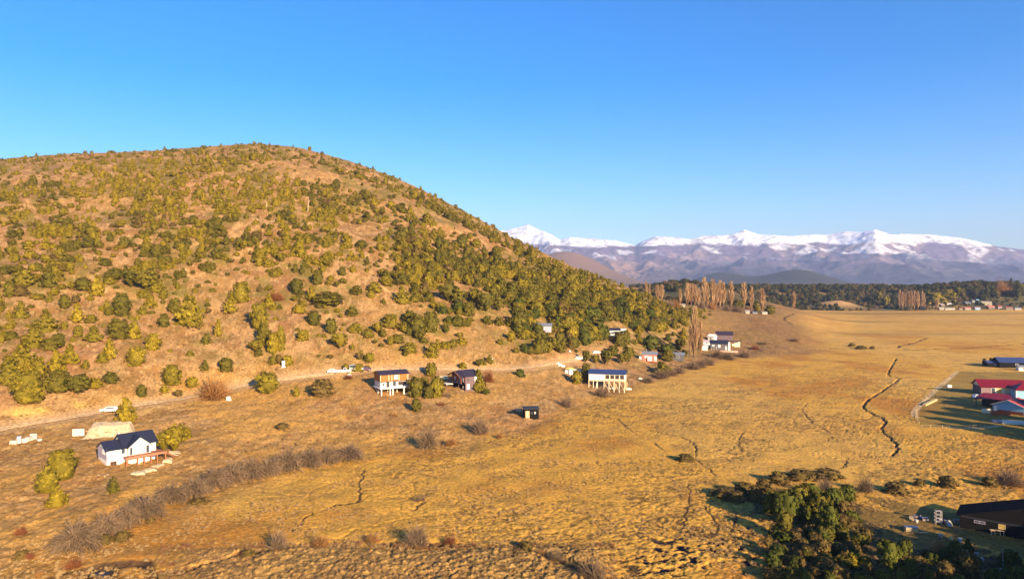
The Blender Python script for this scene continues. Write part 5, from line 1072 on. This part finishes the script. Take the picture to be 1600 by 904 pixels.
h = root('kerb_board', 'pale board lying along the foot of the dark barn', 'board', 1498, 822, -30); bx('board', cream, h, 0, 4.8, -.3, -.1, 0, .18); bx('stake', timber, h, 1, 1.1, -.35, -.31, -.1, .3)
h = root('garden_bench', 'weathered bench table on the grass edge before the dark barn', 'bench', 1548, 836, -14)
bx('seat', timber, h, 0, 2.1, 0, .55, .72, .8)
for x in (.12, .62, 1.45, 1.95): bx('leg', timber, h, x - .06, x + .06, .05, .16, 0, .72); 
bx('stretcher', timber, h, .2, 1.9, .4, .5, .2, .3)
h = root('wooden_box', 'low yellow wooden box with grey lid left of the junk pile', 'box', 1416, 831, -8); bx('box', P('shaded_box', (.45, .33, .16)), h, 0, 1.9, 0, 1.0, 0, .7); bx('lid', greyroof, h, -.08, 1.98, -.08, 1.08, .71, .8); bx('plank', timber, h, 2.0, 3.4, -.2, .1, 0, .1)  # box colour darkened to carry the shade of the yard
h = root('rack', 'tall grey wooden rack standing beside the junk', 'rack', 1462, 820, -10)
pale_board = P('grey_rack', (.30, .25, .24))
for x in (0, .95): bx('upright', pale_board, h, x, x + .1, 0, .1, 0, 2.4); bx('upright', pale_board, h, x, x + .1, .6, .7, 0, 2.4)
for z in (.5, 1.1, 1.7, 2.3): bx('shelf', pale_board, h, .1, .95, .0, .7, z, z + .07)
jw, jc, jp = P('shaded_white', (.45, .42, .38)), P('shaded_cream', (.38, .29, .18)), P('shaded_pale', (.30, .24, .21)); white_, cream_, pale_ = white, cream, pale_board; white, cream, pale_board = jw, jc, jp  # darkened copies for the junk, the yard's shade put into their colour
rr = random.Random(9)
junk = [(1424, 812, cream, 'cream bucket at the left end of the junk pile'), (1432, 816, white, 'round white tub in front of the junk pile'), (1438, 810, tarp, 'crumpled blue tarp behind the junk pile'), (1446, 813, pale_board, 'pinkish sack on the right of the junk pile'), (1430, 810, pale_board, 'pale plank bundle at the back of the junk pile'), (1469, 816, white, 'white crate right of the rack'), (1474, 815, pinkw, 'red box right of the white crate'), (1479, 819, cream, 'cream low crate in front of the red box'), (1483, 821, white, 'small white pot at the yard edge'), (1495, 816, pale_board, 'pale sack leaning on the barn corner'), (1470, 841, cream, 'small yellow crate on the yard grass'), (1486, 843, yellow_s, 'yellow crate on the lower yard grass edge'), (1500, 845, white, 'white stone by the lower edge of the yard grass'), (1526, 869, pale_board, 'pale plank lying in the dark below the yard'), (1533, 877, white, 'small white bucket in the dark below the yard'), (1312, 806, white, 'white sheet box among the green trees')]
for i, (u, v, mm_, lb) in enumerate(junk):
    x, y, z = at(u, v); s = rr.uniform(.35, .6); b = MB(); sh = i % 3; nm = {0: 'crate', 1: 'bucket', 2: 'sack'}[sh]
    e_ = empty(nm, (x, y, z), rr.uniform(0, 3), lb, nm, 'junk in the yard')
    if sh == 0: bx('box', mm_, e_, -s, s, -s * .7, s * .7, 0, s * 1.1); bx('lid', mm_, e_, -s * 1.05, s * 1.05, -s * .75, s * .75, s * 1.11, s * 1.2)
    elif sh == 1:
        b.bar((0, 0, 0), (0, 0, s * 1.3), s * .9, 12, s * 1.15); b.build('tub', mm_, e_, True); b = MB(); b.bar((0, 0, s * 1.3), (0, 0, s * 1.38), s * 1.25, 12); b.build('rim', mm_, e_)
    else:
        k = 8; b.v = [(0, 0, s * 1.6)] + [(s * q * math.cos(j * 6.283 / k) * rr.uniform(.8, 1.1), s * q * math.sin(j * 6.283 / k) * rr.uniform(.7, 1), z_) for (q, z_) in ((.5, s * 1.4), (1.0, s * .8), (1.05, 0)) for j in range(k)]
        b.f = [(0, 1 + j, 1 + (j + 1) % k) for j in range(k)] + [(1 + r0 * k + j, 1 + (r0 + 1) * k + j, 1 + (r0 + 1) * k + (j + 1) % k, 1 + r0 * k + (j + 1) % k) for r0 in (0, 1) for j in range(k)]
        b.build('bag', mm_, e_, True); bx('tie', timber, e_, -.06, .06, -.06, .06, s * 1.5, s * 1.75)
white, cream, pale_board = white_, cream_, pale_
h = root('pole', 'thin pale pole standing at the lower right', 'pole', 1568, 893, 0); b = MB(); b.bar((0, 0, -.3), (-.15, 0, 3.2), .09, 6, .06); b.build('shaft', pale_board, h); bx('foot', concrete, h, -.35, .35, -.35, .35, -.1, .35)

# ------------------------------------------------------------------ far village
wh_, cr_, pb_ = white, cream, pale_board; white = P('village_white', (.36, .33, .30)); cream = P('village_cream', (.34, .27, .19)); pale_board = P('village_tan', (.24, .19, .15))
TW = [(1508, 461, 7, 5, white, greyroof, 'small white house left on the wooded village rise'), (1541, 458, 8, 6, cream, white, 'cream house with white top high on the wooded rise'), (1464, 478, 12, 4, pale_board, lilac, 'wide lilac-roofed house at the left end of the village'), (1477, 477, 10, 4, white, lilac, 'lilac-roofed white house beside the wide lilac-roofed one'), (1509, 476, 9, 4, grey_w, greyroof, 'grey house in the middle of the village behind the front row'),
      (1534, 477, 14, 6, cream, cream, 'large cream house with long pale roof in the village'), (1468, 484, 8, 4, cream, white, 'bright cream house at the left of the village front row'), (1477, 484, 15, 4, white, pale_board, 'longest white building in the village front row'), (1499, 484, 8, 3, pale_board, rustm, 'low rusty roofed house in the village front row'), (1508, 484, 8, 4, white, pinkw, 'white house with red roof in the village front row'), (1524, 484, 7, 4, sky_blue, lilac, 'light blue house with lilac roof in the front row'), (1545, 483, 9, 5, grey_w, pinkw, 'grey house with pinkish roof right of the middle'),
      (1560, 483, 6, 6, white, dkred, 'narrow white house with dark red roof'), (1572, 484, 9, 5, pale_board, rustm, 'tan house with rusty roof near the right edge'), (1586, 484, 9, 4, white, greyroof, 'white house with grey roof in the front row by the right edge'), (1592, 450, 14, 5, white, white, 'long white-roofed building at the top right edge'), (1594, 460, 8, 4, pale_board, rustm, 'small tan building under the long white-roofed one'), (1527, 473, 4, 5, sky_blue, sky_blue, 'tiny light blue tower-like house on the dark rise'), (1519, 473, 4, 4, white, greyroof, 'tiny white house left of the tiny light blue one'), (1487, 471, 8, 3, white, greyroof, 'low white house under the trees on the left rise'),
      (1438, 484, 10, 4, blackw, dk_roof, 'dark low barn right of the clump of poplars'), (1386, 482, 6, 3, white, lilac, 'tiny white hut in front of the olive willows'), (1062, 440, 8, 4, white, cream, 'white house alone on top of the wooded hill'), (1165, 489, 6, 4, white, white, 'tiny white hut under the distant poplars'), (1191, 490, 8, 3, white, white, 'low white shed right of the distant poplar row'), (1176, 490, 8, 3, grey_w, greyroof, 'low grey shed between two white huts under the poplars')]
for i, (u, v, wp, hp, wm, rm_, lb) in enumerate(TW):
    x, y, z = at(u, v); 
    if y > 1200: y = 1120.0; x = (u - CX) / F * y; z = float(base(x, y))
    L = wp * y / F; Hh = hp * y / F; small_house('village_house', lb, 0, 0, -20 + (i * 37) % 30, L, max(4, L * .6), Hh * .62, Hh, wm, rm_, 2, 'houses of the far village' if v > 440 and u > 1430 else None, xyz=(x, y, z))
for i, (kd, tn, u, v, wp, hp) in enumerate([('mound', 'olive', 1462, 474, 30, 20), ('mound', 'olive', 1480, 472, 24, 20), ('oval', 'deep', 1447, 476, 16, 20), ('tree', 'dark', 1497, 474, 20, 16), ('tree', 'far', 1513, 470, 22, 16), ('cone', 'far', 1535, 464, 10, 20), ('cone', 'far', 1542, 466, 10, 24), ('cone', 'far', 1551, 462, 12, 22), ('bush', 'orange', 1566, 470, 28, 26), ('cone', 'far', 1580, 466, 10, 22), ('tree', 'far', 1590, 468, 20, 20), ('tree', 'brown', 1557, 482, 16, 12), ('bush', 'orange', 1577, 483, 22, 14), ('tree', 'dark', 1596, 481, 18, 16), ('tree', 'olive', 1372, 481, 14, 22), ('tree', 'olive', 1384, 480, 14, 20), ('oval', 'far', 1396, 482, 10, 18), ('tree', 'far', 1524, 462, 18, 14), ('cone', 'far', 1489, 468, 8, 14), ('tree', 'far', 1505, 479, 12, 8), ('bush', 'grey', 1495, 462, 24, 12), ('tree', 'far', 1552, 474, 16, 10), ('tree', 'far', 1533, 481, 12, 8)]):
    y = 1075.0 + 8 * (i % 5); x = (u - CX) / F * y; plant(kd, tn, u, v, wp, hp, xyz=(x, y, float(base(x, y))))
# ------------------------------------------------------------------ what sets each plant apart
COLS = [(-999, 'beyond the left edge'), (0, 'by the left edge'), (65, 'up from the building blocks'), (130, 'above the lone white car'), (205, 'right of the lone white car'), (285, 'above the orange bare tree'), (375, 'right of the orange bare tree'), (430, 'above the tall utility box'), (490, 'above the parked vehicles'), (570, 'above the timber house'),
        (650, 'right of the timber house'), (705, 'above the dark gabled house'), (760, 'above the black cabin'), (835, 'above the building site'), (900, 'above the blue roofed house'), (975, 'above the pink house'), (1035, 'left of the tall poplar')]
def place_words(u, v):
    if v > 560 or u > 1115 or (u > 985 and v > 535): return where(u, v)
    yc = float(np.interp(u, [p[0] for p in YS], [p[1] for p in YS])); yf = float(np.interp(u, [0, 300, 600, 900, 1050], [660, 610, 570, 550, 530])); f = (v - yc) / max(20, yf - yc)
    band = 'on the skyline' if f < .03 else 'just under the crest' if f < .11 else 'high up' if f < .22 else 'on the upper slope' if f < .36 else 'at mid slope' if f < .52 else 'below mid slope' if f < .68 else 'low on the slope' if f < .86 else 'near the slope foot'
    return band + ', ' + [c[1] for c in COLS if c[0] <= u][-1]
def size_word(w_, h_):
    m_ = max(w_, h_); return 'tiny' if m_ < 9 else 'small' if m_ < 13 else 'medium' if m_ < 18 else 'large' if m_ < 28 else 'very large'
SH = {'cone': 'conifer', 'oval': 'rounded evergreen', 'mound': 'shrub', 'tree': 'leafy tree', 'willow': 'bare willow', 'bush': 'bare bush', 'poplar': 'bare poplar'}
grp = {}
for a in AUTO:
    o, k, t, u, v, w_, h_ = a
    grp.setdefault(f"{size_word(w_, h_)} {TONES[t][0]} {SH[k]} {place_words(u, v)}", []).append(a)
for lb, L_ in grp.items():
    if len(L_) == 1: L_[0][0]['label'] = lb; continue
    us = [a[3] for a in L_]; vs_ = [a[4] for a in L_]
    if len(L_) <= 12:
        byu = max(us) - min(us) >= (max(vs_) - min(vs_)) * .8; L_.sort(key=lambda a: a[3] if byu else a[4]); n = len(L_)
        ends = ('leftmost', 'rightmost') if byu else ('topmost', 'lowest')
        num = ['two', 'three', 'four', 'five', 'six', 'seven', 'eight', 'nine', 'ten', 'eleven', 'twelve'][n - 2]
        for i, a in enumerate(L_):
            w1 = ends[0] if i == 0 else ends[1] if i == n - 1 else ('middle' if n == 3 else ['', 'second', 'third', 'fourth', 'fifth', 'sixth', 'seventh', 'eighth', 'ninth', 'tenth', 'eleventh'][i] + (' from left' if byu else ' from top'))
            words = (lb + ', ' + w1 + ' of ' + num).split(); 
            a[0]['label'] = ' '.join(words) if len(words) <= 16 else ' '.join((lb + ', ' + w1).split()[:16])
    else:
        L_.sort(key=lambda a: a[3]); n = len(L_)
        for i, a in enumerate(L_):
            a[0]['label'] = ' '.join((lb + (', leftmost' if i == 0 else ', rightmost' if i == n - 1 else '')).split()[:16])
            if 0 < i < n - 1: a[0]['group'] = lb + 's'
for a in AUTO:
    lb = a[0]['label']
    if len(lb.replace('-', ' ').split()) > 16: a[0]['label'] = lb.replace('close above and', 'above and').replace('very large', 'big').replace('close below and', 'below and'); print('LONG', lb)
    if 'group' not in a[0]: a[0]['group'] = {'cone': 'conifers', 'oval': 'evergreen trees', 'mound': 'shrubs', 'tree': 'leafy trees', 'bush': 'bare bushes', 'willow': 'willows', 'poplar': 'poplars'}[a[1]] + ' of the hillside and valley'
# ------------------------------------------------------------------ haze: one closed box of even air
hz = MB().box(-23000, 23000, -400, 15600, -4.5, 1250)
m = bpy.data.materials.new('haze'); m.use_nodes = True; m.node_tree.nodes.clear()
pv = m.node_tree.nodes.new('ShaderNodeVolumePrincipled'); pv.inputs['Color'].default_value = (0.47, 0.60, 1.0, 1); pv.inputs['Density'].default_value = 0.00006; pv.inputs['Anisotropy'].default_value = 0.0
ou = m.node_tree.nodes.new('ShaderNodeOutputMaterial'); m.node_tree.links.new(pv.outputs[0], ou.inputs['Volume'])
tag(hz.build('haze', m), kind='stuff')
